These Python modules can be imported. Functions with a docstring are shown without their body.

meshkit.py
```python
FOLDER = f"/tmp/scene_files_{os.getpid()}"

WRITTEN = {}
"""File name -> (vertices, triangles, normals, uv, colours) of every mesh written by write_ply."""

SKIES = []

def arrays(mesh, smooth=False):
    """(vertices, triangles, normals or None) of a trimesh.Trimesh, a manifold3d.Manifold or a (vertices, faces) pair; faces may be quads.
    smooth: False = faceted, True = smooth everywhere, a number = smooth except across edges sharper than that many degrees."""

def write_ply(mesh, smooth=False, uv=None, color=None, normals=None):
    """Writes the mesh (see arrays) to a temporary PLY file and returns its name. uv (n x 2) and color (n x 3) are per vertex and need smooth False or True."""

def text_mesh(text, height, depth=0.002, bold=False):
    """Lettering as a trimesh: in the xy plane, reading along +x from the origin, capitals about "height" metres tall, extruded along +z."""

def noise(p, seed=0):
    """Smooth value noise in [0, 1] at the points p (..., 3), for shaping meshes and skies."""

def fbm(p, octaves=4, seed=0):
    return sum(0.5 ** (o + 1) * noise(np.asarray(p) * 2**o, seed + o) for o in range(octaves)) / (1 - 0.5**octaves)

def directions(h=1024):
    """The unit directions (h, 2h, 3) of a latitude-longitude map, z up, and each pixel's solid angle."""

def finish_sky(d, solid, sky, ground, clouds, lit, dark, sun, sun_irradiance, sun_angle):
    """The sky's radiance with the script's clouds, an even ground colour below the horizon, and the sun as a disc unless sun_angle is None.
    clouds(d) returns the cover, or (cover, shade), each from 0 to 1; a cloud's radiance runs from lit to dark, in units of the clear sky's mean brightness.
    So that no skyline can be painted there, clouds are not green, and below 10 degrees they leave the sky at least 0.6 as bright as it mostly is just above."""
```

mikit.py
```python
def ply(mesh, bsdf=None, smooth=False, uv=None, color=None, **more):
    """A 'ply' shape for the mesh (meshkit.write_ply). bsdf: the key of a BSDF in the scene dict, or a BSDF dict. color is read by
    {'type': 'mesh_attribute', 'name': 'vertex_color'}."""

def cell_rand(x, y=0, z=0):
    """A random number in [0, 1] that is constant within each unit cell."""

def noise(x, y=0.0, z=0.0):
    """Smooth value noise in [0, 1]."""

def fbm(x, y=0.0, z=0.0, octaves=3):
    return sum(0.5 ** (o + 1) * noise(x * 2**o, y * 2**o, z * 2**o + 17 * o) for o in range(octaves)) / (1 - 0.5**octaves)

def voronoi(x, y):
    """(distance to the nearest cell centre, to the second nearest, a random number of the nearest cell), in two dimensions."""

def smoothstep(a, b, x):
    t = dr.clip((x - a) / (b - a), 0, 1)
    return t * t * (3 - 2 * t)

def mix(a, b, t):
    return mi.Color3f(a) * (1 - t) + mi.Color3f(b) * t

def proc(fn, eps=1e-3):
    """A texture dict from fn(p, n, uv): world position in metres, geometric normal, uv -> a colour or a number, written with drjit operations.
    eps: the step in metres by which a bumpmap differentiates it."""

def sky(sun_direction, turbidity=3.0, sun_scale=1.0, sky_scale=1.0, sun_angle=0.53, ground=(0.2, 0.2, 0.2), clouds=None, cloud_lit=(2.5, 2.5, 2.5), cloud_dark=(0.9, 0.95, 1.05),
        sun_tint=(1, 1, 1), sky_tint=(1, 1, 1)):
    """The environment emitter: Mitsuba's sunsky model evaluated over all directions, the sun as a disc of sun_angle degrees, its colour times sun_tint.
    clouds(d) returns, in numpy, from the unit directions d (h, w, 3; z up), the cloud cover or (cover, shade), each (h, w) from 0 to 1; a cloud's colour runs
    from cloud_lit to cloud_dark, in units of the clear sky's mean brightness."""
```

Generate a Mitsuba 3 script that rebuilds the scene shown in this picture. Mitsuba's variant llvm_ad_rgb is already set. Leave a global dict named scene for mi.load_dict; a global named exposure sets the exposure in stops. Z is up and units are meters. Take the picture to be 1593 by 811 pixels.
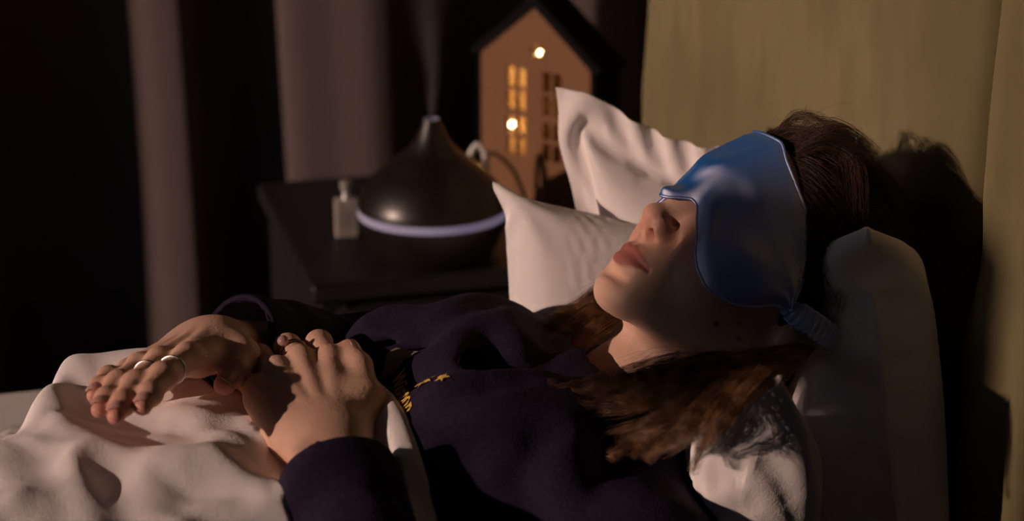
import math, random
import numpy as np, trimesh, manifold3d
import drjit as dr
import mitsuba as mi
import mikit, meshkit
from mikit import proc, noise, fbm, voronoi, cell_rand, smoothstep, mix
from shapely.geometry import Polygon, Point, box as sbox
from scipy.ndimage import gaussian_filter, map_coordinates
from scipy.spatial import cKDTree

T = mi.ScalarTransform4f
rng = np.random.default_rng(7)
scene, labels = {}, {}

# ---------------------------------------------------------------- camera
YAW, PITCH, CAM = math.radians(15.2), math.radians(18.35), np.array([0.0, 0.0, 1.22])
FWD = np.array([math.sin(YAW) * math.cos(PITCH), math.cos(YAW) * math.cos(PITCH), -math.sin(PITCH)])
scene['camera'] = {'type': 'thinlens', 'fov': math.degrees(2 * math.atan(796.5 / 3000)), 'fov_axis': 'x',
                   'aperture_radius': 0.0075, 'focus_distance': 1.38, 'near_clip': 0.05, 'far_clip': 60.0,
                   'to_world': T().look_at(origin=CAM.tolist(), target=(CAM + FWD).tolist(), up=[0, 0, 1])}
# ---------------------------------------------------------------- low sun through the window at the foot of the bed
exposure = 4.2
SUN = np.array([-0.955, -0.19, 0.27])
scene['sky'] = mikit.sky(SUN.tolist(), turbidity=3.0, sun_scale=0.10, sky_scale=0.055, sun_angle=1.0, ground=(0.10, 0.09, 0.08),
                         sun_tint=(1.0, 0.985, 1.58), sky_tint=(0.85, 0.92, 1.35))


# ---------------------------------------------------------------- helpers
def count_name(key):
    if key not in scene and key not in labels and key not in USED:
        USED.add(key)
        return key
    n = 1
    while f'{key}_{n:03d}' in USED:
        n += 1
    USED.add(f'{key}_{n:03d}')
    return f'{key}_{n:03d}'


USED = set()


def obj(name, mesh, bsdf, parent=None, smooth=False, **kw):
    key = count_name((parent + '__' if parent else '') + name)
    scene[key] = mikit.ply(mesh, bsdf, smooth=smooth, **kw)
    return key


def thing(name, label, cat, group=None):
    key = count_name(name)
    labels[key] = {'label': label, 'category': cat}
    if group:
        labels[key]['group'] = group
    return key


def tag(key, label, cat=None, group=None, kind=None):
    labels[key] = {k: v for k, v in dict(label=label, category=cat, group=group, kind=kind).items() if v}
    return key


def struct(name, mesh, bsdf, label=None, smooth=False):
    key = obj(name, mesh, bsdf, None, smooth)
    labels[key] = {'kind': 'structure', 'label': label or name.replace('_', ' ')}
    return key


def bx(x0, x1, y0, y1, z0, z1, r=0.0):
    if r <= 0:
        m = trimesh.creation.box((x1 - x0, y1 - y0, z1 - z0))
        m.apply_translation(((x0 + x1) / 2, (y0 + y1) / 2, (z0 + z1) / 2))
        return m
    s = manifold3d.Manifold.sphere(r, 24)
    pts = [s.translate((a, b, c)) for a in (x0 + r, x1 - r) for b in (y0 + r, y1 - r) for c in (z0 + r, z1 - r)]
    return tm(manifold3d.Manifold.batch_hull(pts))


def tm(man):
    m = man.to_mesh()
    return trimesh.Trimesh(m.vert_properties[:, :3], m.tri_verts, process=False)


def cat(ms):
    return trimesh.util.concatenate(ms)


def spline(pts, n):
    """Catmull-Rom through the points, n samples."""
    p = np.asarray(pts, float)
    p = np.vstack([2 * p[0] - p[1], p, 2 * p[-1] - p[-2]])
    t = np.linspace(0, len(p) - 3, n)
    i = np.minimum(t.astype(int), len(p) - 4)
    t = (t - i)[:, None]
    a, b, c, d = p[i], p[i + 1], p[i + 2], p[i + 3]
    return 0.5 * (2 * b + (c - a) * t + (2 * a - 5 * b + 4 * c - d) * t**2 + (3 * b - a - 3 * c + d) * t**3)


def tube(path, r, sides=10, closed=False, flat=1.0, up=None):
    """Tube along a polyline; r a number or one per point; capped unless closed."""
    p = np.asarray(path, float)
    n = len(p)
    t = (np.roll(p, -1, 0) - np.roll(p, 1, 0)) if closed else np.gradient(p, axis=0)
    t /= np.linalg.norm(t, axis=1, keepdims=True) + 1e-12
    r = np.broadcast_to(np.asarray(r, float), (n,))
    a = np.zeros_like(p)
    if up is not None:
        a = np.cross(t, np.broadcast_to(np.asarray(up, float), p.shape))
        a /= np.linalg.norm(a, axis=1, keepdims=True) + 1e-12
    else:
        v = np.array([0, 0, 1.0]) if abs(t[0, 2]) < 0.9 else np.array([1.0, 0, 0])
        for i in range(n):
            v = v - t[i] * np.dot(v, t[i])
            v /= np.linalg.norm(v) + 1e-12
            a[i] = v
    b = np.cross(t, a)
    ang = np.arange(sides) * 2 * np.pi / sides
    V = (p[:, None] + r[:, None, None] * (np.cos(ang)[None, :, None] * a[:, None] + flat * np.sin(ang)[None, :, None] * b[:, None])).reshape(-1, 3)
    m = n if closed else n - 1
    i, j = np.meshgrid(np.arange(m), np.arange(sides), indexing='ij')
    i2, j2 = (i + 1) % n, (j + 1) % sides
    q = np.stack([i * sides + j, i * sides + j2, i2 * sides + j2, i2 * sides + j], -1).reshape(-1, 4)
    F = np.vstack([q[:, [0, 1, 2]], q[:, [0, 2, 3]]])
    if not closed:
        V = np.vstack([V, p[0], p[-1]])
        k = np.arange(sides)
        F = np.vstack([F, np.stack([np.full(sides, len(V) - 2), (k + 1) % sides, k], 1),
                       np.stack([np.full(sides, len(V) - 1), (n - 1) * sides + k, (n - 1) * sides + (k + 1) % sides], 1)])
    return trimesh.Trimesh(V, F, process=False)


def lathe(profile, sides=64):
    """profile (r, z) from bottom to top, around the z axis."""
    p = np.asarray(profile, float)
    ang = np.arange(sides) * 2 * np.pi / sides
    V = np.stack([p[:, 0][:, None] * np.cos(ang), p[:, 0][:, None] * np.sin(ang), np.repeat(p[:, 1][:, None], sides, 1)], -1).reshape(-1, 3)
    i, j = np.meshgrid(np.arange(len(p) - 1), np.arange(sides), indexing='ij')
    j2 = (j + 1) % sides
    q = np.stack([i * sides + j, i * sides + j2, (i + 1) * sides + j2, (i + 1) * sides + j], -1).reshape(-1, 4)
    return trimesh.Trimesh(V, np.vstack([q[:, [0, 1, 2]], q[:, [0, 2, 3]]]), process=False)


def grid_mesh(P, wrap_u=False):
    """Quads of a point grid P (n, m, 3)."""
    n, m = P.shape[:2]
    i, j = np.meshgrid(np.arange(n if wrap_u else n - 1), np.arange(m - 1), indexing='ij')
    i2 = (i + 1) % n
    q = np.stack([i * m + j, i2 * m + j, i2 * m + j + 1, i * m + j + 1], -1).reshape(-1, 4)
    return trimesh.Trimesh(P.reshape(-1, 3), np.vstack([q[:, [0, 1, 2]], q[:, [0, 2, 3]]]), process=False)


def sheet(P, thick, N=None):
    """A closed sheet: the point grid P and a copy of it moved back by thick along the normals."""
    if N is None:
        N = np.cross(np.gradient(P, axis=0), np.gradient(P, axis=1))
        N /= np.linalg.norm(N, axis=-1, keepdims=True) + 1e-12
    n, m = P.shape[:2]
    Q = P - N * (thick if np.ndim(thick) == 0 else np.asarray(thick)[..., None])
    i, j = np.meshgrid(np.arange(n - 1), np.arange(m - 1), indexing='ij')
    q = np.stack([i * m + j, (i + 1) * m + j, (i + 1) * m + j + 1, i * m + j + 1], -1).reshape(-1, 4)
    k = n * m
    rim = np.concatenate([np.arange(m), np.arange(1, n) * m + m - 1, (n - 1) * m + np.arange(m - 2, -1, -1), np.arange(n - 2, 0, -1) * m])
    r2 = np.roll(rim, -1)
    side = np.stack([rim, r2, r2 + k, rim + k], -1)
    q = np.vstack([q, q[:, ::-1] + k, side])
    return trimesh.Trimesh(np.vstack([P.reshape(-1, 3), Q.reshape(-1, 3)]), np.vstack([q[:, [0, 1, 2]], q[:, [0, 2, 3]]]), process=False)


# ---- signed distance modelling (points are (n, 3) arrays)
def smin(a, b, k):
    h = np.maximum(k - np.abs(a - b), 0) / k
    return np.minimum(a, b) - h * h * k * 0.25


def smax(a, b, k):
    return -smin(-a, -b, k)


def ell(p, c, r):
    q = p - np.asarray(c, np.float32)
    r = np.asarray(r, np.float32)
    q = q / r
    k0 = np.sqrt(np.einsum('ij,ij->i', q, q))
    q = q / r
    k1 = np.sqrt(np.einsum('ij,ij->i', q, q))
    return np.where(k0 < 0.05, -r.min(), k0 * (k0 - 1) / np.maximum(k1, 1e-9))


def cap(p, a, b, ra, rb):
    a, b = np.asarray(a, np.float32), np.asarray(b, np.float32)
    d = b - a
    q = p - a
    h = np.clip((q @ d) / max(float(d @ d), 1e-12), 0, 1)
    q = q - h[:, None] * d
    return np.sqrt(np.einsum('ij,ij->i', q, q)) - (ra + (rb - ra) * h)


def chain(p, pts, rs, k):
    d = None
    for i in range(len(pts) - 1):
        c = cap(p, pts[i], pts[i + 1], rs[i], rs[i + 1])
        d = c if d is None else smin(d, c, k)
    return d


def surface(sdf, lo, hi, h, B=8, slack=2.0):
    """Surface nets of sdf < 0 in the box lo..hi with cells of h; the sdf is evaluated finely only near the surface."""
    lo, hi = np.asarray(lo, float), np.asarray(hi, float)
    nb = np.ceil((hi - lo) / (h * B)).astype(int)
    n = nb * B
    ax = [lo[k] + (np.arange(nb[k]) + 0.5) * B * h for k in range(3)]
    C = np.stack(np.meshgrid(*ax, indexing='ij'), -1).reshape(-1, 3).astype(np.float32)
    dc = sdf(C).reshape(nb)
    near = np.abs(dc) < h * B * 0.87 * slack
    D = np.repeat(np.repeat(np.repeat(np.where(dc < 0, -1.0, 1.0).astype(np.float32), B, 0), B, 1), B, 2)
    idx = np.argwhere(near)
    off = np.stack(np.meshgrid(*[np.arange(B)] * 3, indexing='ij'), -1).reshape(-1, 3)
    for s in range(0, len(idx), 2000):
        g = (idx[s:s + 2000, None] * B + off[None]).reshape(-1, 3)
        D[g[:, 0], g[:, 1], g[:, 2]] = sdf((lo + (g + 0.5) * h).astype(np.float32))
    S = D < 0
    cells = np.zeros(np.array(S.shape) - 1, np.uint8)
    for a, b, c in np.ndindex(2, 2, 2):
        cells += S[a:S.shape[0] - 1 + a, b:S.shape[1] - 1 + b, c:S.shape[2] - 1 + c]
    act = np.argwhere((cells > 0) & (cells < 8))
    ident = np.full(cells.shape, -1, np.int32)
    ident[act[:, 0], act[:, 1], act[:, 2]] = np.arange(len(act))
    acc, cnt = np.zeros((len(act), 3)), np.zeros(len(act))
    corners = np.array(list(np.ndindex(2, 2, 2)))
    val = {tuple(c): D[act[:, 0] + c[0], act[:, 1] + c[1], act[:, 2] + c[2]] for c in corners}
    for c in corners:
        for k in range(3):
            if c[k] == 0:
                e = c.copy()
                e[k] = 1
                v0, v1 = val[tuple(c)], val[tuple(e)]
                x = (v0 < 0) != (v1 < 0)
                t = np.clip(v0 / np.where(x, v0 - v1, 1), 0, 1)
                pt = np.tile(c.astype(float), (len(act), 1))
                pt[:, k] += t
                acc[x] += pt[x]
                cnt += x
    V = lo + (act + acc / np.maximum(cnt, 1)[:, None] + 0.5) * h
    F = []
    for k in range(3):
        u, w = (k + 1) % 3, (k + 2) % 3
        sl0 = [slice(1, -1)] * 3
        sl1 = [slice(1, -1)] * 3
        sl0[k], sl1[k] = slice(0, -1), slice(1, None)
        x = S[tuple(sl0)] != S[tuple(sl1)]
        e = np.argwhere(x)
        e[:, u] += 1
        e[:, w] += 1
        inside = S[e[:, 0], e[:, 1], e[:, 2]]
        du, dw = np.eye(3, dtype=int)[u], np.eye(3, dtype=int)[w]
        q = [ident[tuple((e - a * du - b * dw).T)] for a, b in ((1, 1), (0, 1), (0, 0), (1, 0))]
        q = np.stack(q, 1)
        q[~inside] = q[~inside][:, ::-1]
        F.append(q)
    F = np.vstack(F)
    F = F[(F >= 0).all(1)]
    return trimesh.Trimesh(V, np.vstack([F[:, [0, 1, 2]], F[:, [0, 2, 3]]]), process=False)


def vnoise(p, f, seed=0, octaves=3):
    return meshkit.fbm(np.asarray(p) * f, octaves, seed) - 0.5
# ---------------------------------------------------------------- materials of the room
def principled(color, rough=0.6, spec=0.5, **kw):
    c = {'type': 'rgb', 'value': list(color)} if isinstance(color, (tuple, list)) else color
    return {'type': 'twosided', 'bsdf': {'type': 'principled', 'base_color': c, 'roughness': rough, 'specular': spec, **kw}}


def bumped(inner, fn, scale, eps=5e-4):
    return {'type': 'twosided', 'bsdf': {'type': 'bumpmap', 'arbitrary': proc(fn, eps=eps), 'scale': scale, 'bsdf': inner['bsdf']}}


scene['m_wall'] = principled((0.13, 0.115, 0.11), 0.9, 0.2)
scene['m_ceiling'] = principled((0.16, 0.15, 0.145), 0.9, 0.2)


def floor_fn(p, n, uv):
    board = dr.floor(p.y / 0.14)
    g = fbm(p.x * 3 + board * 7, p.y * 60, 0, 3)
    return mix((0.10, 0.06, 0.035), (0.20, 0.125, 0.075), g) * (0.75 + 0.4 * cell_rand(board, dr.floor(p.x / 1.2 + board * 0.37)))


scene['m_floor'] = principled(proc(floor_fn), 0.45, 0.4)
scene['m_frame'] = principled((0.55, 0.54, 0.52), 0.5)

X0, X1, Y0, Y1, ZC = -2.0, 0.95, -1.3, 2.80, 2.7
WY0, WY1, WZ0, WZ1 = 0.49, 2.20, 0.80, 2.30          # the window opening at the foot of the bed
struct('floor', bx(X0 - .1, X1 + .1, Y0 - .1, Y1 + .1, -0.1, 0), 'm_floor', 'dark timber floor')
struct('ceiling', bx(X0 - .1, X1 + .1, Y0 - .1, Y1 + .1, ZC, ZC + .1), 'm_ceiling', 'plain ceiling')
struct('wall_far', bx(X0, X1, Y1, Y1 + .1, 0, ZC), 'm_wall', 'wall behind the curtain')
nw = manifold3d.Manifold.cube((X1 - X0, .1, ZC)).translate((X0, Y0 - .1, 0)) - manifold3d.Manifold.cube((.8, .3, .9)).translate((-.05, Y0 - .2, 1.35))
struct('wall_near', tm(nw), 'm_wall', 'wall behind the viewer')
struct('wall_right', bx(X1, X1 + .1, Y0, Y1, 0, ZC), 'm_wall', 'wall behind the headboard')
lw = manifold3d.Manifold.cube((.1, Y1 - Y0, ZC)).translate((X0 - .1, Y0, 0)) - manifold3d.Manifold.cube((.3, WY1 - WY0, WZ1 - WZ0)).translate((X0 - .2, WY0, WZ0))
struct('wall_left', tm(lw), 'm_wall', 'wall with the window at the foot of the bed')
fr = [bx(X0 - .08, X0 - .02, WY0, WY1, WZ0, WZ0 + .05), bx(X0 - .08, X0 - .02, WY0, WY1, WZ1 - .05, WZ1),
      bx(X0 - .08, X0 - .02, WY0, WY0 + .05, WZ0 + .05, WZ1 - .05), bx(X0 - .08, X0 - .02, WY1 - .05, WY1, WZ0 + .05, WZ1 - .05)]
w2 = [bx(-.05, .0, Y0 - .08, Y0 - .02, 1.35, 2.25), bx(.70, .75, Y0 - .08, Y0 - .02, 1.35, 2.25), bx(.0, .70, Y0 - .08, Y0 - .02, 1.35, 1.40), bx(.0, .70, Y0 - .08, Y0 - .02, 2.20, 2.25)]
struct('window_2', cat(w2), 'm_frame', 'window frame behind the viewer')
struct('window_1', cat(fr), 'm_frame', 'window frame at the foot of the bed')

# ---------------------------------------------------------------- curtain along the far wall
def curtain_col(p, n, uv):
    w = fbm(p.x * 900, p.z * 900, 0, 2)
    return mi.Color3f(0.118, 0.090, 0.086) * (0.85 + 0.3 * w)


scene['m_curtain'] = principled(proc(curtain_col), 0.95, 0.1, sheen=0.3)
# fold profile: (x along the wall, depth towards the room); lit where a fold turns to the window on the left
FOLDS = [(-.72, .02), (-.62, .05), (-.52, .015), (-.42, .05), (-.30, .02), (-.18, .06), (-.10, .03), (-.085, .07), (-.055, .115), (-.03, .05), (.10, .035), (.15, .055), (.200, .105), (.228, .116),
         (.262, .05), (.30, .04), (.362, .075), (.384, .112), (.44, .135), (.50, .162), (.520, .160), (.535, .07), (.60, .04), (.66, .06), (.72, .11), (.755, .155), (.80, .185), (.83, .11), (.90, .06), (.94, .05)]


def make_curtain():
    fx, fd = np.array(FOLDS).T
    s = np.linspace(0, 1, 520)
    t = np.concatenate([[0], np.cumsum(np.hypot(np.diff(fx), np.diff(fd)))])
    P = np.stack([fx, fd], 1)
    from scipy.interpolate import PchipInterpolator
    q = PchipInterpolator(t / t[-1], P)(s)
    zs = np.linspace(0.02, 2.6, 60)
    G = np.zeros((len(s), len(zs), 3))
    for j, z in enumerate(zs):
        sway = 0.012 * np.sin(z * 2.1 + q[:, 0] * 5) + 0.004 * (meshkit.noise(np.stack([q[:, 0] * 7, np.full(len(s), z * 2), np.zeros(len(s))], -1)) - .5)
        G[:, j] = np.stack([q[:, 0] + sway, Y1 - 0.15 - q[:, 1] * (0.9 + 0.05 * z), np.full(len(s), z)], -1)
    return sheet(G, 0.003)


tag(obj('curtain', make_curtain(), 'm_curtain', smooth=50), 'long dusky brown curtain hanging in deep vertical folds behind the nightstand', 'curtain')

# ---------------------------------------------------------------- headboard: upright velvet panels with piping between
XH = 0.70


def velvet_col(p, n, uv):
    nap = fbm(p.y * 9, p.z * 4, 3, 4)
    rub = fbm(p.y * 40 + 3, p.z * 14, 0, 3)
    return mix((0.150, 0.126, 0.060), (0.213, 0.184, 0.096), smoothstep(0.25, 0.75, nap * 0.7 + rub * 0.3))


scene['m_velvet'] = principled(proc(velvet_col), 0.75, 0.25, sheen=0.8, sheen_tint=0.7)


def velvet_panel(y0, y1, z0, z1):
    ny, nz = 150, 170
    v, w = np.meshgrid(np.linspace(0, 1, ny), np.linspace(0, 1, nz), indexing='ij')
    y, z = y0 + (y1 - y0) * v, z0 + (z1 - z0) * w
    e = np.minimum(v, 1 - v) * (y1 - y0)
    b = 0.042 * np.sqrt(1 - np.clip(1 - e / 0.075, 0, 1) ** 2)
    ez = np.minimum(w, 1 - w) * (z1 - z0)
    b = b * (1 - np.exp(-ez / 0.03)) ** 0.5
    # pulls of the cloth that run in from the seams, and a gentle quilting swell
    q = np.stack([y * 3 + 0.5 * z, z * 9 - 5 * y, 0 * y], -1)
    pull = (meshkit.noise(np.stack([y * 2, z * 17 - 16 * e * 0.9, 0 * y], -1), 5) - .5) * np.exp(-e / 0.07) * 0.018
    b = b + pull * (1 - np.exp(-e / 0.01)) + (meshkit.fbm(q, 3, 4) - .5) * 0.006
    b = b + (meshkit.fbm(np.stack([y * 26 + z * 1.5, z * 2.2, 0 * y], -1), 2, 9) - .5) * .0075 * (.35 + np.exp(-e / .16)) * (1 - np.exp(-e / .02))
    P = np.stack([XH - b, y, z], -1)
    return sheet(P[:, ::-1], -(XH + 0.06 - P[:, ::-1, 0]), N=np.broadcast_to([1.0, 0, 0], P.shape) * 1.0)


hb = thing('headboard', 'tall olive green velvet headboard of wide upright padded panels behind the sleeper', 'headboard')
SEAM = 1.215
for a, b in ((SEAM + .004, 1.945), (0.42, SEAM - .004), (-0.36, 0.412)):
    obj('panel', velvet_panel(a, b, 0.25, 1.50), 'm_velvet', hb, smooth=40)
for yy in (SEAM, 0.416):
    obj('piping', tube([(XH + .004, yy, 0.25), (XH + .004, yy, 1.5)], 0.006, 10), 'm_velvet', hb, smooth=50)
obj('backing_board', bx(XH + .061, XH + .10, -0.36, 1.945, 0.0, 1.5, .008), 'm_velvet', hb, smooth=40)
# ---------------------------------------------------------------- bed
def cotton_bump(p, n, uv):
    return 0.5 * noise(p.x * 1500, p.y * 1500, p.z * 1500) + 0.5 * fbm(p.x * 160, p.y * 160, p.z * 160, 3)


def cotton(color, rough=0.9):
    inner = principled(color, rough, 0.15, sheen=0.25)
    return bumped(inner, cotton_bump, 0.0006)


scene['m_cotton'] = cotton((0.80, 0.755, 0.745))
scene['m_sheet'] = cotton((0.80, 0.76, 0.74))
scene['m_bedframe'] = principled((0.13, 0.11, 0.05), 0.8, 0.2, sheen=0.5)

ZM = 0.53
bd = thing('bed', 'wide bed with a white fitted sheet under the sleeper', 'bed')
obj('base', bx(-1.45, XH - .045, .20, 1.74, 0.06, 0.32, .02), 'm_bedframe', bd, smooth=40)
mt = bx(-1.40, XH - .05, .17, 1.785, 0.325, ZM, .045)
obj('mattress', mt, 'm_sheet', bd, smooth=40)
for a, b in ((-1.35, .28), (-1.35, 1.66), (.55, .28), (.55, 1.66)):
    obj('foot', bx(a - .03, a + .03, b - .03, b + .03, 0, .06), 'm_bedframe', bd)


# ---------------------------------------------------------------- pillows: two sewn sheets blown up by a little cloth solver
def pillow_shape(w, h, puff, n=52, seed=0, flange=0.0, slack=1.0, iters=420):
    """Points (2, n, m, 3) of an inflated pillow, u along w and v along h."""
    r = np.random.default_rng(seed)
    m = max(int(n * h / w), 8)
    dx = w / (n - 1)
    dy = h / (m - 1)
    U_, V_ = np.meshgrid((np.arange(n) / (n - 1) - .5) * w, (np.arange(m) / (m - 1) - .5) * h, indexing='ij')
    P = np.stack([np.stack([U_, V_, 0 * U_], -1)] * 2)
    P[0, ..., 2] += 0.002
    P[1, ..., 2] -= 0.002
    P += r.normal(0, 0.0012, P.shape)
    nf = int(round(flange / dx))
    weld = np.zeros((n, m), bool)
    weld[:nf + 1] = weld[-nf - 1:] = True
    weld[:, :nf + 1] = weld[:, -nf - 1:] = True
    # the cloth is not even: a slightly longer weave in places makes the puckers
    rest_u = dx * slack * (1 + 0.02 * (meshkit.noise(np.stack([U_ * 12, V_ * 6, 0 * U_ + seed], -1)) - .5))
    rest_v = dy * slack * (1 + 0.02 * (meshkit.noise(np.stack([U_ * 6, V_ * 12, 0 * U_ + seed + 9], -1)) - .5))
    dg = np.hypot(dx, dy)
    vel = np.zeros_like(P)

    def con(A, B, L, k, acc, sa, sb):
        d = P[sb] - P[sa]
        ln = np.sqrt((d**2).sum(-1, keepdims=True)) + 1e-9
        c = d * (1 - (L[..., None] if np.ndim(L) else L) / ln) * k
        acc[sa] += c
        acc[sb] -= c

    s = slice
    for it in range(iters):
        # pressure
        Nn = np.cross(np.gradient(P, axis=1), np.gradient(P, axis=2))
        Nn /= np.linalg.norm(Nn, axis=-1, keepdims=True) + 1e-12
        Nn[1] *= -1
        vol = (P[0, ..., 2] - P[1, ..., 2]).mean()
        f = 0.00035 * np.clip(1.5 * (1 - vol / puff), -1, 1) * Nn
        f[:, weld] = 0
        vel = vel * 0.90 + f
        P = P + vel
        old = P.copy()
        for k_ in range(3):
            acc = np.zeros_like(P)
            con(0, 0, rest_u[:-1], .25, acc, (s(None), s(None, -1)), (s(None), s(1, None)))
            con(0, 0, rest_v[:, :-1], .25, acc, (s(None), s(None), s(None, -1)), (s(None), s(None), s(1, None)))
            con(0, 0, dg, .06, acc, (s(None), s(None, -1), s(None, -1)), (s(None), s(1, None), s(1, None)))
            con(0, 0, dg, .06, acc, (s(None), s(1, None), s(None, -1)), (s(None), s(None, -1), s(1, None)))
            con(0, 0, 2 * dx, .09, acc, (s(None), s(None, -2)), (s(None), s(2, None)))
            con(0, 0, 2 * dy, .09, acc, (s(None), s(None), s(None, -2)), (s(None), s(None), s(2, None)))
            P = P + acc
            mid = P[:, weld].mean(0)
            P[:, weld] = mid
        vel += (P - old) * 0.5
        if it > iters * .8:
            vel *= .8
    P[0, weld, 2] += 0.0012
    P[1, weld, 2] -= 0.0012
    return P - P.mean((0, 1, 2))


def upsample(P, k):
    from scipy.ndimage import zoom
    return np.stack([np.stack([zoom(P[f, ..., c], k, order=3, mode='nearest', grid_mode=False) for c in range(3)], -1) for f in range(2)])


def pillow_mesh(P, corners, w, h, bend=None, dent=None, thick=1.0, k=4):
    """Lay the shape over four corners (foot of u/v: 00, 10, 11, 01), thickness along the patch normal (00->10 x 00->01)."""
    Q = upsample(P, k)
    c00, c10, c11, c01 = [np.asarray(c, float) for c in corners]
    u, v = Q[..., 0] / w + .5, Q[..., 1] / h + .5
    n = np.cross(c10 - c00 + c11 - c01, c01 - c00 + c11 - c10)
    n /= np.linalg.norm(n)
    u_, v_ = u[..., None], v[..., None]
    X = c00 * (1 - u_) * (1 - v_) + c10 * u_ * (1 - v_) + c11 * u_ * v_ + c01 * (1 - u_) * v_
    X = X + n * (Q[..., 2] * thick)[..., None]
    if bend:
        X = X + n * bend(u, v)[..., None]
    if dent:
        X = dent(X)
    a, b = X.shape[1:3]
    m0, m1 = grid_mesh(X[0]), grid_mesh(X[1])
    m1.faces = m1.faces[:, ::-1]
    # sew the rims
    i = np.arange(a * b).reshape(a, b)
    rim = np.concatenate([i[:, 0], i[-1, 1:], i[-2::-1, -1], i[0, -2:0:-1]])
    r2 = np.roll(rim, -1)
    k2 = a * b
    q = np.stack([rim, rim + k2, r2 + k2, r2], -1)
    V = np.vstack([m0.vertices, m1.vertices])
    F = np.vstack([m0.faces, m1.faces + k2, q[:, [0, 1, 2]], q[:, [0, 2, 3]]])
    return trimesh.Trimesh(V, F, process=False)


HEADC = np.array([0.536, 1.2576, 0.7603])


SH4 = pillow_shape(.50, .46, 0.085, seed=23)
SH1 = pillow_shape(.50, .46, 0.085, seed=1)
SH3 = pillow_shape(.44, .30, 0.075, seed=11)
SH2 = pillow_shape(.50, .40, 0.070, seed=4, flange=.035)
# ---------------------------------------------------------------- nightstand
scene['m_black'] = principled((0.012, 0.012, 0.014), 0.45, 0.35)
ns = thing('nightstand', 'black nightstand beyond the bed carrying the diffuser, the house lamp and a little bottle', 'nightstand')
NX0, NX1, NY0, NY1, NZ = 0.288, 0.645, 1.835, 2.23, 0.58
obj('top', bx(NX0, NX1, NY0, NY1, NZ - .022, NZ, .006), 'm_black', ns, smooth=40)
obj('cabinet', bx(NX0 + .012, NX1 - .012, NY0 + .025, NY1 - .005, 0.16, NZ - .0225, .004), 'm_black', ns, smooth=40)
fr_out = sbox(NX0 + .012, .17, NX1 - .012, NZ - .026).buffer(-.05).buffer(.05, 24)
fr_in = fr_out.buffer(-.014)


def face_front(poly, y0, t):
    m = trimesh.creation.extrude_polygon(poly, t, engine='earcut')
    V = m.vertices
    return trimesh.Trimesh(np.stack([V[:, 0], y0 + t - V[:, 2], V[:, 1]], -1), m.faces, process=True)


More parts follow.
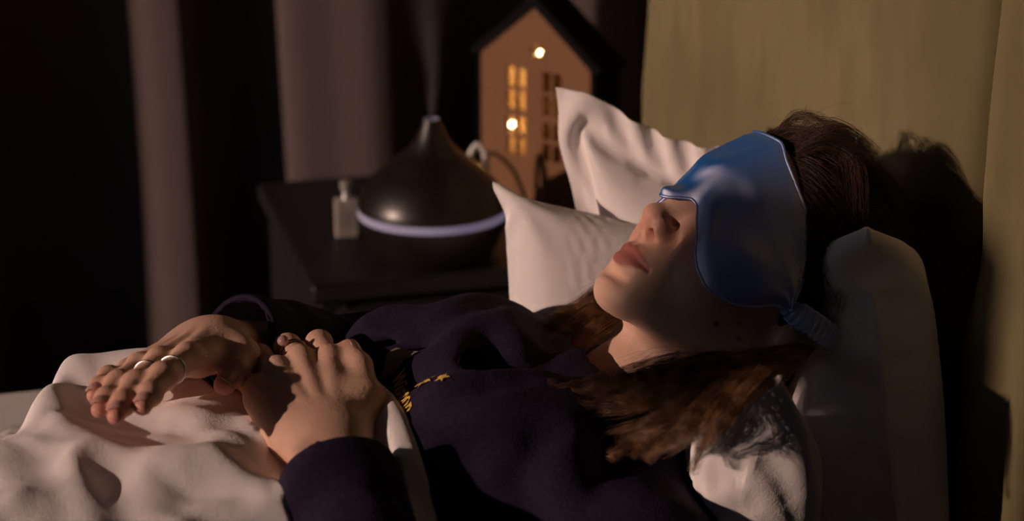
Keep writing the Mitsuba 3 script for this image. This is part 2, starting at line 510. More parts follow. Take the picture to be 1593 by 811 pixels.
obj('front_frame', face_front(fr_out.difference(fr_in), NY0 + .006, .02), 'm_black', ns)
dw = obj('drawer', face_front(fr_in.buffer(-.003), NY0 + .012, .014), 'm_black', ns)
kn = lathe([(0, 0), (.006, 0), (.006, .012), (.011, .016), (.011, .022), (0, .025)], 24)
kn.apply_transform(trimesh.transformations.rotation_matrix(math.pi / 2, [1, 0, 0]))
kn.apply_translation(((NX0 + NX1) / 2, NY0 + .0125, .40))
obj('knob', kn, 'm_black', dw, smooth=40)
for a in (NX0 + .03, NX1 - .03):
    for b in (NY0 + .045, NY1 - .03):
        obj('leg', tube([(a, b, 0), (a, b, .165)], [.011, .015], 14), 'm_black', ns, smooth=40)


# ---------------------------------------------------------------- aroma diffuser
def darkwood(p, n, uv):
    g = fbm(p.x * 20, p.y * 20, p.z * 160, 3)
    return mix((0.006, 0.0032, 0.0025), (0.013, 0.007, 0.0052), g)


scene['m_darkwood'] = principled(proc(darkwood), 0.36, 0.6, clearcoat=0.6, clearcoat_gloss=0.45)
scene['m_plastic_black'] = principled((0.02, 0.018, 0.018), 0.4, 0.4)
DC = np.array([.4307, 1.905])


def at_d(m):
    m.vertices[:, 2] += .009 * np.clip(m.vertices[:, 2] / .03, 0, 1)
    m.apply_translation((DC[0], DC[1], NZ))
    return m


df = thing('aroma_diffuser', 'dark brown wood grain aroma diffuser with a thin neck and a glowing lilac ring', 'aroma diffuser')
obj('base', at_d(lathe([(0, 0), (.058, 0), (.062, .003), (.069, .012), (.0765, .026), (.0790, .0355), (0.0775, .0362), (0, .0362)], 96)), 'm_darkwood', df, smooth=40)
dome = [(0.0, .0445), (.0775, .0445), (.0790, .0452), (.0785, .050), (.0745, .060), (.0680, .0705), (.0590, .0805), (.0490, .089), (.0395, .0965), (.0305, .104), (.0235, .112), (.0180, .121), (.0135, .131), (.0105, .139), (.0086, .1445), (.0070, .1450), (.0055, .1435), (.0048, .120), (0, .119)]
d2 = np.array(dome)
d2[8:, 1] -= np.linspace(0, .0095, len(d2) - 8)
dsm = np.vstack([d2[:3], spline(d2[3:15], 60), d2[15:]])
obj('cover', at_d(lathe(dsm, 96)), 'm_darkwood', df, smooth=40)
lr = lathe([(.074, .0363), (.0788, .0363), (.0794, .038), (.0794, .0428), (.0788, .0444), (.074, .0444)], 96)
scene['m_glowring'] = {'type': 'diffuse', 'reflectance': {'type': 'rgb', 'value': [.3, .3, .35]}}
obj('light_ring', at_d(lr), 'm_glowring', df, smooth=40, emitter={'type': 'area', 'radiance': {'type': 'rgb', 'value': [.0052, .0045, .0075]}})
mr = lathe([(.0068, .1376), (.0082, .1373), (.0086, .1382), (.0078, .1392), (.0068, .1388), (.0068, .1376)], 40)
obj('mist_outlet', at_d(mr), 'm_glowring', df, smooth=40, emitter={'type': 'area', 'radiance': {'type': 'rgb', 'value': [.0022, .0018, .004]}})

# ---------------------------------------------------------------- small bottle
scene['m_bottle'] = principled((0.36, 0.33, 0.30), 0.25, 0.5)
scene['m_label'] = principled((0.26, 0.24, 0.22), 0.7, 0.2)
scene['m_metal'] = {'type': 'twosided', 'bsdf': {'type': 'roughconductor', 'material': 'Al', 'alpha': 0.25}}
bt = thing('bottle', 'little pale square bottle with a slim stopper standing left of the diffuser', 'bottle')
BX, BY = .3536, 1.990
RB = trimesh.transformations.rotation_matrix(-.10, [0, 0, 1])


def at_b(m):
    m.apply_transform(RB)
    m.apply_translation((BX, BY, NZ))
    return m


obj('flask', at_b(bx(-.0128, .0128, -.009, .009, 0.0003, .0435, .0025)), 'm_bottle', bt, smooth=40)
obj('label', at_b(bx(-.0062, .0062, -.0094, -.0088, .013, .033)), 'm_label', bt)
obj('neck', at_b(lathe([(0, .0434), (.0046, .0434), (.0042, .048), (.0040, .052), (0, .052)], 24)), 'm_metal', bt, smooth=40)
obj('stopper', at_b(lathe([(0, .0521), (.0045, .0521), (.0058, .055), (.0066, .060), (.0064, .0625), (.003, .0632), (0, .0632)], 24)), 'm_bottle', bt, smooth=40)


# ---------------------------------------------------------------- house lamp
def housewood(p, n, uv):
    g = fbm(p.x * 40 + p.y * 20, p.y * 12, p.z * 9, 3)
    f = fbm(p.x * 260 + p.y * 200, 3, p.z * 18, 2)
    return mix((0.17, 0.078, 0.034), (0.245, 0.122, 0.056), g * 0.6 + f * 0.4)


scene['m_housewood'] = principled(proc(housewood), 0.65, 0.3)
scene['m_roof'] = principled((0.004, 0.004, 0.005), 0.75, 0.1)
HW, HE, HP = .1544, .1788, .2381           # width, eaves height, peak height
HA = math.radians(54.5)
HO = np.array([.5720, 2.010])           # middle of the front, on the nightstand


def at_h(m):
    """House frame: x across the front, y backwards, z up."""
    m = m.copy()
    m.apply_transform(trimesh.transformations.rotation_matrix(-HA, [0, 0, 1]))
    m.apply_translation((HO[0], HO[1], NZ + .0004))
    return m


def front_extrude(poly, y0, t):
    m = trimesh.creation.extrude_polygon(poly, t, engine='earcut')
    V = m.vertices
    return trimesh.Trimesh(np.stack([V[:, 0], y0 + t - V[:, 2], V[:, 1]], -1), m.faces, process=True)


house_out = Polygon([(-HW / 2, 0), (HW / 2, 0), (HW / 2, HE), (0, HP), (-HW / 2, HE)])
holes = []
for cx in (-.0265, .0245):
    for z0, z1 in ((.0670, .1115), (.1190, .1680)):
        for sx in (-1, 1):
            for za, zb in ((z0, (z0 + z1) / 2 - .0022), ((z0 + z1) / 2 + .0022, z1)):
                holes.append(sbox(cx + sx * .0075 - .0056, za, cx + sx * .0075 + .0056, zb))
star = Polygon([((.0115 if k % 2 == 0 else .0058) * math.sin(k * math.pi / 5) + .002,   .1900 + (.0115 if k % 2 == 0 else .0058) * math.cos(k * math.pi / 5)) for k in range(10)])
panel = house_out.difference(star)
for hh in holes:
    panel = panel.difference(hh)
hl = thing('house_lamp', 'wooden house shaped lamp with dark roof and warmly lit windows, behind the pillows', 'lamp')
obj('front_panel', at_h(front_extrude(panel, 0, .005)), 'm_housewood', hl)
HD = .045
scene['m_inside'] = principled((0.55, 0.42, 0.24), 0.8, 0.2)
obj('back_panel', at_h(front_extrude(house_out, HD - .004, .004)), 'm_inside', hl)
t_ = .005
shell = house_out.difference(Polygon([(-HW / 2 + t_, t_), (HW / 2 - t_, t_), (HW / 2 - t_, HE - t_ * .4), (0, HP - t_ * 1.4), (-HW / 2 + t_, HE - t_ * .4)]))
obj('side_walls', at_h(front_extrude(shell, .0051, HD - .0092)), 'm_housewood', hl)
k = np.array([HW / 2, HE - HP])
k /= np.linalg.norm(k)
nrm = np.array([-k[1], k[0]])
for sgn in (-1, 1):
    pk, ev = np.array([0, HP]), np.array([HW / 2, HE]) + k * .010
    th = .011
    q = [pk + nrm * .0004, ev + nrm * .0004, ev + nrm * th, np.array([0, HP + th / nrm[1]])]
    q[0][0] = 0
    po = Polygon([(sgn * a, b) for a, b in q])
    obj('roof', at_h(front_extrude(po, -.002, HD + .004)), 'm_roof', hl)
for sgn in (-1, 1):
    po = sbox(*sorted([sgn * (HW / 2 + .0003), sgn * (HW / 2 + .008)]), 0) if False else Polygon([(sgn * (HW / 2 + .0003), 0), (sgn * (HW / 2 + .006), 0), (sgn * (HW / 2 + .006), HE - .010), (sgn * (HW / 2 + .0003), HE - .002)])
    obj('side_cladding', at_h(front_extrude(po, 0, HD)), 'm_roof', hl)
obj('added_baffle', at_h(bx(.004, .008, .0052, HD - .0042, .0052, .175)), 'm_housewood', hl)  # added board inside, cuts the bulb light off from the right windows
scene['m_bulb'] = {'type': 'diffuse', 'reflectance': {'type': 'rgb', 'value': [.5, .4, .3]}}
for (bx_, by_, bz_, pw) in ((-.0455, .016, .0960, 1.9), (-.0025, .0135, .1850, 1.9), (-.0570, .013, .143, 4.5), (-.0575, .013, .085, 3.5), (.045, .025, .12, 1.6)):
    s_ = trimesh.creation.icosphere(3, .0034 if by_ < .0135 and bx_ < -.01 else .0026)
    s_.apply_translation((bx_, by_, bz_))
    obj('light_bulb', at_h(s_), 'm_bulb', hl, smooth=True, emitter={'type': 'area', 'radiance': {'type': 'rgb', 'value': [1.5 * pw, .90 * pw, .36 * pw]}})
wire = spline([(-.024, .030, .007), (-.0575, .0168, .085), (-.0455, .0198, .096), (-.0570, .0168, .143), (-.030, .026, .165), (-.0035, .0168, .185), (.03, .026, .160), (.045, .0288, .12), (.05, .030, .007)], 60)
obj('wire', at_h(tube(wire, .0009, 6)), 'm_metal', hl, smooth=True)

# ---------------------------------------------------------------- cables behind the diffuser
scene['m_cable_white'] = principled((0.75, 0.72, 0.70), 0.4, 0.4)
loop = spline([(.486, 1.990, .583), (.4875, 1.990, .63), (.492, 1.990, .660), (.501, 1.988, .674), (.5095, 1.986, .661), (.512, 1.985, .625), (.512, 1.985, .583)], 50)
tag(obj('white_cable', tube(loop, .0032, 12), 'm_cable_white', smooth=50), 'short white cable standing in a loop between the diffuser and the house lamp', 'cable')
cord = spline([(.504, 1.975, .584), (.5045, 1.978, .635), (.513, 1.985, .663), (.5285, 1.988, .657), (.5433, 1.988, .639), (.5529, 1.986, .6146), (.562, 1.982, .584), (.60, 1.93, .5836)], 60)
tag(obj('black_cord', tube(cord, .0022, 10), 'm_plastic_black', smooth=50), 'thin dark cord arching in front of the house lamp beside the diffuser', 'cord')
# ---------------------------------------------------------------- unseen sun blocker in lamp form, added between window and sleeper to darken cheek
scene['m_sun_blocker'] = principled((0.42, 0.38, 0.33), 0.9, 0.2)
LX, LY, LZ0, LZ1, LR = -1.70, 0.731, 1.336, 1.462, 0.076
fl = thing('added_sun_blocker', 'added sun blocker in the form of a slim black floor lamp, beyond the foot of the bed', 'lamp')
obj('base', trimesh.util.concatenate([lathe([(0, 0), (.12, 0), (.12, .012), (.02, .022), (0, .022)], 48)]).apply_translation((LX, LY, 0)), 'm_black', fl, smooth=40)
obj('pole', tube([(LX, LY, .0225), (LX, LY, LZ1 - .012)], .006, 14), 'm_black', fl, smooth=40)
obj('shade', lathe([(LR, LZ0), (LR, LZ1), (LR - .003, LZ1), (LR - .003, LZ0), (LR, LZ0)], 64).apply_translation((LX, LY, 0)), 'm_sun_blocker', fl, smooth=40)
obj('spider', cat([tube([(LX - LR + .003, LY, LZ1 - .010), (LX + LR - .003, LY, LZ1 - .010)], .002, 8), tube([(LX, LY - LR + .003, LZ1 - .010), (LX, LY + LR - .003, LZ1 - .010)], .002, 8)]), 'm_black', fl)
# ---------------------------------------------------------------- the sleeper: head, neck, trunk, arms and hands as one body
def rot(axis, deg):
    return trimesh.transformations.rotation_matrix(math.radians(deg), axis)[:3, :3]


def head_frame():
    U = np.array([math.cos(math.radians(40.5)), 0, math.sin(math.radians(40.5))])
    F = np.array([-U[2], 0, U[0]])
    L = np.cross(U, F)
    Rz = rot(U, HEAD_TURN)
    F, L = Rz @ F, Rz @ L
    Ry = rot(F, HEAD_ROLL)
    return np.stack([Ry @ L, F, Ry @ U])       # rows: her left, face forward, crown


HEAD_TURN, HEAD_ROLL = 2.0, 7.0
HF = head_frame()


def to_head(P):
    return ((P - HEADC.astype(np.float32)) @ HF.T.astype(np.float32)) * 1000


def from_head(q):
    return np.asarray(q, float) / 1000 @ HF + HEADC


def lips_arc(z0, y0, halfw, back, droop, bow, n=15):
    t = np.linspace(-1, 1, n)
    z = z0 - droop * t**2 + bow * (np.exp(-((np.abs(t) - .22) / .16) ** 2) - np.exp(-(t / .14) ** 2) * .5)
    return np.stack([halfw * np.sin(t * 1.25) / math.sin(1.25), y0 - back * t**2, z], -1)


def arc_field(q, arc, r):
    """Distance to a polyline with radius r per point."""
    d = None
    for i in range(len(arc) - 1):
        c = cap(q, arc[i], arc[i + 1], r[i], r[i + 1])
        d = c if d is None else np.minimum(d, c)
    return d


def head_core(q, nose=True):
    x, y, z = q.T
    ax = np.sqrt(x * x + 2.0)
    s = np.stack([ax, y, z], -1)
    d = ell(q, (0, -10, 27), (74, 96, 82))
    d = smin(d, ell(q, (0, 23, -14), (62, 64, 86)), 26)
    d = smin(d, cap(s, (49, 6, -60), (15, 74, -89), 13, 12.5), 24)            # jaw
    d = smin(d, ell(q, (0, 78, -92), (18, 14.5, 13.5)), 14)                     # chin
    d = smin(d, ell(q, (0, 28, -69), (40, 46, 22)), 22)                     # floor of the mouth
    d = smin(d, ell(s, (37, 57, -36), (25, 25, 27)), 22)                    # cheeks
    d = smin(d, ell(s, (50, 42, -14), (18, 20, 13)), 18)                    # cheekbones
    d = smin(d, ell(q, (0, 71, -66), (28, 24.5, 25)), 18)                     # round of the mouth
    d = smin(d, cap(s, (0, 86, 19), (36, 70, 24), 9, 8), 16)                # brow
    d = smax(d, -ell(s, (31, 90, 1), (17, 14, 12)), 14)                     # eye sockets
    d = smin(d, ell(s, (30, 71, 0), (13, 12.5, 12)), 5)                     # closed lids
    if nose:
        d = smin(d, cap(q, (0, 83, 8), (0, 90, -14), 6.5, 7.0), 12)
        d = smin(d, cap(q, (0, 90, -14), (0, 100, -32), 6.5, 7.6), 10)
        d = smin(d, ell(q, (0, 101.0, -34), (8.4, 8.0, 7.4)), 6)            # tip
        d = smin(d, ell(s, (12.0, 91.5, -38.5), (6.0, 9.6, 7.2)), 6)        # wings
        d = smin(d, cap(q, (0, 99, -39), (0, 92, -47), 4.0, 4.6), 6)        # columella
        d = smax(d, -cap(s, (6.2, 96.0, -46), (7.4, 91, -37), 3.5, 3.1), 2.2)   # nostrils
        d = smax(d, -ell(s, (20.0, 90.5, -38), (3.0, 9, 7)), 7)             # crease behind the wings
    return d


def head_sdf(q):
    d = head_core(q)
    x, y, z = q.T
    near = (y > 50) & (z < -40) & (z > -95) & (np.abs(x) < 45)
    if near.any():
        g = q[near]
        e = d[near]
        up = lips_arc(-61.6, 94.0, 24, 16.0, 4.2, 1.5)
        lo = lips_arc(-71.3, 92.3, 21, 12.0, -2.5, 0)
        tt = np.linspace(-1, 1, 15)
        e = smax(e, -cap(g, (0, 102, -49), (0, 100, -58), 2.0, 3.2), 4)                    # philtrum
        e = smin(e, arc_field(g, up, 4.0 - 2.7 * tt**2), 3.4)
        e = smin(e, arc_field(g, lo, 5.2 - 3.9 * tt**2), 4.0)
        mid = lips_arc(-66.4, 99.6, 25.5, 18.0, 2.0, .6)
        e = smax(e, -arc_field(g, mid, 1.2 - .45 * tt**2), 2.2)                              # line between the lips
        e = smax(e, -cap(g, (-14, 91.5, -83), (14, 91.5, -83), 3.0, 3.0), 9)                 # hollow above the chin
        d[near] = e
    s = np.stack([np.abs(x), y, z], -1)
    near = (s[:, 0] > 50) & (np.abs(y + 12) < 40) & (np.abs(z + 8) < 50)
    if near.any():
        g = s[near]
        e = d[near]
        ear = ell(g, (73, -14, -6), (6.5, 17, 29))
        ear = smax(ear, -ell(g, (80, -11, -3), (6.5, 11, 18)), 4)
        ear = smin(ear, ell(g, (72, -6, -31), (5, 8, 8)), 5)
        d[near] = smin(e, ear, 5)
    return d


# neck: from under the skull to between the shoulders
NECK_TOP = from_head((0, -22, -42))
NECK_BASE = np.array([0.402, 1.258, 0.642])
NOTCH = np.array([0.372, 1.250, 0.676])


def neck_sdf(P):
    d = cap(P, NECK_TOP, NECK_BASE, .048, .052)
    for sx in (-1, 1):
        a = from_head((sx * 62, -14, -38))
        d = smin(d, cap(P, a, NOTCH + np.array([0.006, sx * -.012, -.006]), .013, .008), .022)
    d = smin(d, cap(P, from_head((0, 26, -84)), NOTCH + np.array([.03, 0, -.014]), .014, .014), .03)
    return d


def head_neck_sdf(P):
    q = to_head(P)
    d = head_sdf(q) / 1000
    n = neck_sdf(P)
    d = smin(d, n, .012)
    return smin(d, cap(P, NOTCH + np.array([-.05, -.13, -.035]), NOTCH + np.array([-.05, .13, -.035]), .045, .045), .05)


# ---- hands, in millimetres: x towards the thumb, y towards the fingertips, z the back of the hand
MCP = {'index': (23, 88, 1), 'middle': (3.5, 92, 3), 'ring': (-15, 87, 1.5), 'little': (-31, 76, -3)}
LEN = {'index': (42, 25, 21), 'middle': (46, 29, 22), 'ring': (42, 27, 22), 'little': (33, 20, 19)}
RAD = {'index': (9.4, 8.6, 7.6, 5.6), 'middle': (9.4, 8.6, 7.6, 5.7), 'ring': (9.0, 8.2, 7.3, 5.5), 'little': (8.2, 7.2, 6.4, 5.0)}


def finger_points(name, bend, spread):
    p = np.array(MCP[name], float)
    out = [p]
    a = 0.0
    base = math.radians(spread)
    for L_, b in zip(LEN[name], bend):
        a += math.radians(b)
        p = p + L_ * np.array([math.sin(base) * math.cos(a), math.cos(base) * math.cos(a), -math.sin(a)])
        out.append(p)
    return out


def hand_parts(pose):
    """Joint chains of a hand, in its own frame."""
    ch = {n: finger_points(n, *pose[n]) for n in MCP}
    ch['thumb'] = [np.array(p, float) for p in pose['thumb']]
    return ch


def hand_sdf(q, ch, side_arm):
    d = None
    for n in MCP:
        w = np.array([MCP[n][0] * .55, 8, -2.0])
        c = cap(q, w, np.array(MCP[n]) - [0, 4, 3], 12.5, 10.6)
        d = c if d is None else smin(d, c, 12)
    d = smin(d, cap(q, (-24, 20, -8), (-27, 66, -8), 12, 11), 14)             # edge of the palm
    d = smin(d, cap(q, (15, 14, -10), ch['thumb'][1], 14, 11.5), 14)           # ball of the thumb
    d = smin(d, cap(q, ch['thumb'][1] * .8, np.array(MCP['index']) - [2, 24, 6], 8, 8), 16)   # web
    # wrist and forearm: flattened
    f = np.array(side_arm, float)
    fd = f / np.linalg.norm(f)
    wq = q.copy()
    wq[:, 2] *= 1.28
    d = smin(d, cap(wq, (0, 10, -3), f * .5, 24.5, 24) / 1.15, 14)
    d = smin(d, cap(wq, f * .42, f, 24, 31) / 1.15, 14)
    d = smin(d, ell(q, np.array((-21, -4, 6)) + fd * 12, (8, 9, 7)), 11)        # knob of the ulna
    for n in MCP:
        m = np.array(MCP[n])
        d = smin(d, cap(q, m * [.45, .25, .3] + [0, 0, 8.0], m + [0, -2, 5.2], 2.0, 3.6), 6.5)   # tendons
        d = smin(d, ell(q, m + [0, 0, 2.6], (7.4, 8, 8.2)), 7)                   # knuckles
    for n in MCP:
        pts, r = ch[n], RAD[n]
        fi = cap(q, np.array(MCP[n]) - [0, 3, 0], pts[1], r[0], r[1])
        fi = smin(fi, cap(q, pts[1], pts[2], r[1], r[2]), 3)
        fi = smin(fi, cap(q, pts[2], pts[3] - (pts[3] - pts[2]) / np.linalg.norm(pts[3] - pts[2]) * r[3], r[2] - .3, r[3]), 3)
        fi = smin(fi, ell(q, pts[1], (r[1] + .5,) * 3), 5)
        fi = smin(fi, ell(q, pts[2], (r[2] + .3,) * 3), 4)
        d = smin(d, fi, 4.5)
    t = ch['thumb']
    th = cap(q, t[0], t[1], 13, 11)
    th = smin(th, cap(q, t[1], t[2], 10.6, 9.4), 5)
    th = smin(th, cap(q, t[2], t[3] - (t[3] - t[2]) / np.linalg.norm(t[3] - t[2]) * 7, 9.2, 7.2), 4)
    return smin(d, th, 7)


def frame_from(dirn, back, side):
    """rows: thumb side, fingers, back of hand."""
    y = np.asarray(dirn, float)
    y /= np.linalg.norm(y)
    z = np.asarray(back, float)
    z -= y * np.dot(y, z)
    z /= np.linalg.norm(z)
    x = np.cross(y, z) * side
    return np.stack([x, y, z])


class Hand:
    def __init__(self, wrist, dirn, back, side, pose, elbow):
        self.w, self.side = np.asarray(wrist, float), side
        self.fr = frame_from(dirn, back, side)
        self.ch = hand_parts(pose)
        self.arm = self.inv_dir(np.asarray(elbow, float))

    def inv_dir(self, P):
        return (P - self.w) @ self.fr.T * 1000

    def world(self, q):
        return np.asarray(q, float) / 1000 @ self.fr + self.w

    def sdf(self, P):
        q = ((P - self.w.astype(np.float32)) @ self.fr.T.astype(np.float32)) * 1000
        return hand_sdf(q, self.ch, self.arm) / 1000


# the left hand (near) lies on the belly, fingers away from the viewer; the right (far) comes over and points down towards the viewer
LH = Hand((0.1911, 1.1624, 0.7047), (-.0818, .9663, .2442), (-.0763, -.2504, .9651), 1,
          {'index': ((19, 34, 20), 3), 'middle': ((23, 30, 18), 0), 'ring': ((20, 22, 12), -6), 'little': ((16, 16, 10), -12),
           'thumb': ((19, 12, -8), (37, 42, -4), (40, 72, 2), (37, 97, 6))}, (0.195, 0.935, 0.590))
RH = Hand((0.1331, 1.3254, 0.7243), (-.501, -.8569, .1217), (-.2012, .2521, .9466), -1,
          {'index': ((2, 12, 6), 1), 'middle': ((5, 7, 4), 5), 'ring': ((1, 8, 3), 7), 'little': ((-11, 16, 8), 7),
           'thumb': ((20, 14, -8), (38, 38, -12), (41, 60, -19), (35, 81, -26))}, (0.320, 1.455, 0.612))

# ---- trunk and arms, all under the cloth
SHN, SHF = np.array([0.372, 1.090, 0.606]), np.array([0.345, 1.415, 0.585])
ELN, ELF = np.array([0.195, 0.935, 0.590]), np.array([0.320, 1.455, 0.612])
WRN, WRF = LH.w, RH.w


def trunk_sdf(P):
    d = ell(P, (.335, 1.25, .602), (.155, .150, .098))
    d = smin(d, ell(P, (-.02, 1.25, .580), (.26, .120, .070)), .04)
    d = smin(d, cap(P, SHN, SHF, .055, .055), .06)
    for y in (1.175, 1.335):
        d = smin(d, ell(P, (.285, y, .655), (.060, .060, .045)), .04)
    return smax(d, ZM + .020 - P[:, 2], .01)


def body_arms(P):
    d = trunk_sdf(P)
    for a, b, c in ((SHN, ELN, LH), (SHF, ELF, RH)):
        d = smin(d, cap(P, a, b, .050, .040), .03)
        d = smin(d, cap(P, b, c.world(c.arm * .45), .039, .027), .02)
    return smax(d, ZM + .012 - P[:, 2], .01)


def make_body():
    hn = surface(head_neck_sdf, (.28, 1.08, .57), (.70, 1.44, .95), .0017, slack=2.2)
    lo = np.minimum(LH.w, LH.world(LH.arm)) - .05
    hl_ = surface(LH.sdf, np.minimum(lo, LH.world((-60, 190, -90)) - .05), np.maximum(LH.w, LH.world((70, 190, 40))) + .07, .0013, slack=2.2)
    hr_ = surface(RH.sdf, np.minimum(RH.w, RH.world((60, 190, -60))) - .08, np.maximum(RH.w, RH.world(RH.arm)) + .06, .0013, slack=2.2)
    tr = surface(body_arms, (-.38, .88, .47), (.48, 1.62, .80), .006, slack=2.2)
    return hn, hl_, hr_, tr


def sss_skin(p, n, uv):
    m = fbm(p.x * 90, p.y * 90, p.z * 90, 3)
    f = noise(p.x * 420, p.y * 420, p.z * 420)
    return mix((0.50, 0.300, 0.215), (0.62, 0.395, 0.295), m) * (0.94 + 0.10 * f)


def skin_bump(p, n, uv):
    return fbm(p.x * 700, p.y * 700, p.z * 700, 2)


scene['m_skin'] = {'type': 'twosided', 'bsdf': {'type': 'bumpmap', 'arbitrary': proc(skin_bump, eps=4e-4), 'scale': 0.00025,
                   'bsdf': {'type': 'principled', 'base_color': {'type': 'mesh_attribute', 'name': 'vertex_color'}, 'roughness': 0.48, 'specular': 0.35, 'sheen': 0.15}}}


def skin_color(V):
    base = np.array([0.66, 0.420, 0.310])
    n = vnoise(V, 60, 3)[:, None]
    c = base * (1 + 0.16 * n)
    q = to_head(V)
    on = np.abs(q).max(1) < 130
    # lips, cheeks, moles: colours the skin itself has
    x, y, z = q.T
    t = np.clip(np.abs(x) / 25, 0, 1)
    top = -58.3 - 6.4 * t**2 + 1.3 * np.exp(-((np.abs(x) - 5.5) / 4) ** 2) - 1.0 * np.exp(-(x / 3) ** 2)
    bot = -77.2 + 9.5 * t**2.2
    inside = np.minimum(top - z, z - bot)
    lip = np.clip(inside / 1.8 + .35, 0, 1) * (np.abs(x) < 25.5) * (y > 72) * on
    c = c * (1 - lip[:, None]) + np.array([0.36, 0.125, 0.105]) * lip[:, None]
    rosy = np.exp(-(((np.abs(x) - 40) / 22) ** 2 + ((z + 38) / 22) ** 2)) * (y > 0) * on
    c = c * (1 - rosy[:, None] * .25 * np.array([0.1, 1, 1]))
    nt = np.exp(-((x / 13) ** 2 + ((z + 42) / 12) ** 2)) * (y > 85) * on
    c = c * (1 - nt[:, None] * .22 * np.array([0.05, 1, 1]))
    for m, r in MOLES:
        k = np.clip(1.4 - np.linalg.norm(V - m, axis=1) / r, 0, 1)[:, None]
        c = c * (1 - k) + np.array([0.16, 0.08, 0.055]) * k
    for h in (LH, RH):
        for nme, pts in h.ch.items():
            for i, rr in ((1, 9), (2, 7)):
                k = np.exp(-(np.linalg.norm(V - h.world(pts[i]), axis=1) / (rr / 1000)) ** 2)[:, None]
                c = c * (1 - k * .16 * np.array([.15, 1, 1]))
            k = np.exp(-(np.linalg.norm(V - h.world(pts[3]), axis=1) / .014) ** 2)[:, None]
            c = c * (1 - k * .25 * np.array([.1, 1, 1]))
    return np.clip(c, 0, 1)


def head_hit(dirq, start=(0, 0, 0), lo=20, hi=180, off=0, fn=head_sdf):
    """Where the ray from start along dirq (head frame, mm) leaves the head (offset off)."""
    d = np.asarray(dirq, float)
    d = d / np.linalg.norm(d, axis=-1, keepdims=True)
    a, b = np.full(d.shape[:-1], float(lo)), np.full(d.shape[:-1], float(hi))
    for _ in range(22):
        m = (a + b) / 2
        f = fn((np.asarray(start) + d * m[..., None]).reshape(-1, 3).astype(np.float32)).reshape(m.shape)
        a, b = np.where(f < off, m, a), np.where(f < off, b, m)
    return np.asarray(start) + d * a[..., None]


MOLES = [(from_head(head_hit((1.0, .62, .0), start=(0, 0, -62))), .0022), (from_head(head_hit((1.0, .28, .0), start=(0, 0, -58))), .0019), (from_head(head_hit((1.0, .40, .0), start=(0, 0, -50))), .0013)]
HN, HLM, HRM, TR = make_body()
try:
    parts_ = []
    for m in (HN, HLM, HRM, TR):
        mm = manifold3d.Manifold(manifold3d.Mesh(vert_properties=np.asarray(m.vertices, np.float32), tri_verts=np.asarray(m.faces, np.uint32)))
        if mm.status() != manifold3d.Error.NoError:
            raise ValueError(mm.status())
        parts_.append(mm)
    BODY = tm(manifold3d.Manifold.batch_boolean(parts_, manifold3d.OpType.Add))
    BODY.merge_vertices()
except Exception as e:
    print('body union fell back:', e)
    BODY = cat([HN, HLM, HRM, TR])
print('body', len(BODY.faces))
pn = thing('person', 'sleeping woman with brown hair in a navy sweatshirt lying on her back in bed', 'person')
obj('body', BODY, 'm_skin', pn, smooth=True, color=skin_color(np.asarray(BODY.vertices)))
# ---------------------------------------------------------------- satin sleep mask
def satin_bump(p, n, uv):
    return fbm(p.x * 900, p.y * 900, p.z * 900, 2)


scene['m_satin'] = {'type': 'twosided', 'bsdf': {'type': 'blendbsdf', 'weight': 0.50,
    'a': {'type': 'principled', 'base_color': {'type': 'rgb', 'value': [0.012, 0.19, 0.66]}, 'roughness': 0.5, 'specular': 0.5, 'sheen': 1.0},
    'b': {'type': 'roughconductor', 'alpha': 0.37, 'specular_reflectance': {'type': 'rgb', 'value': [0.92, 0.88, 1.0]}}}}

UPPER = [(0, 67), (12, 67), (24, 57), (36, 47), (50, 35), (62, 17), (70, -3), (74, -19)]
LOWER = [(0, -20), (3, -18), (5.5, -12), (8, -8), (12, -10), (17, -18), (22, -27), (28, -39), (34, -47), (41, -51), (49, -48), (59, -38), (67, -25), (74, -20.5)]


def smooth01(x):
    x = np.clip(x, 0, 1)
    return x * x * (3 - 2 * x)


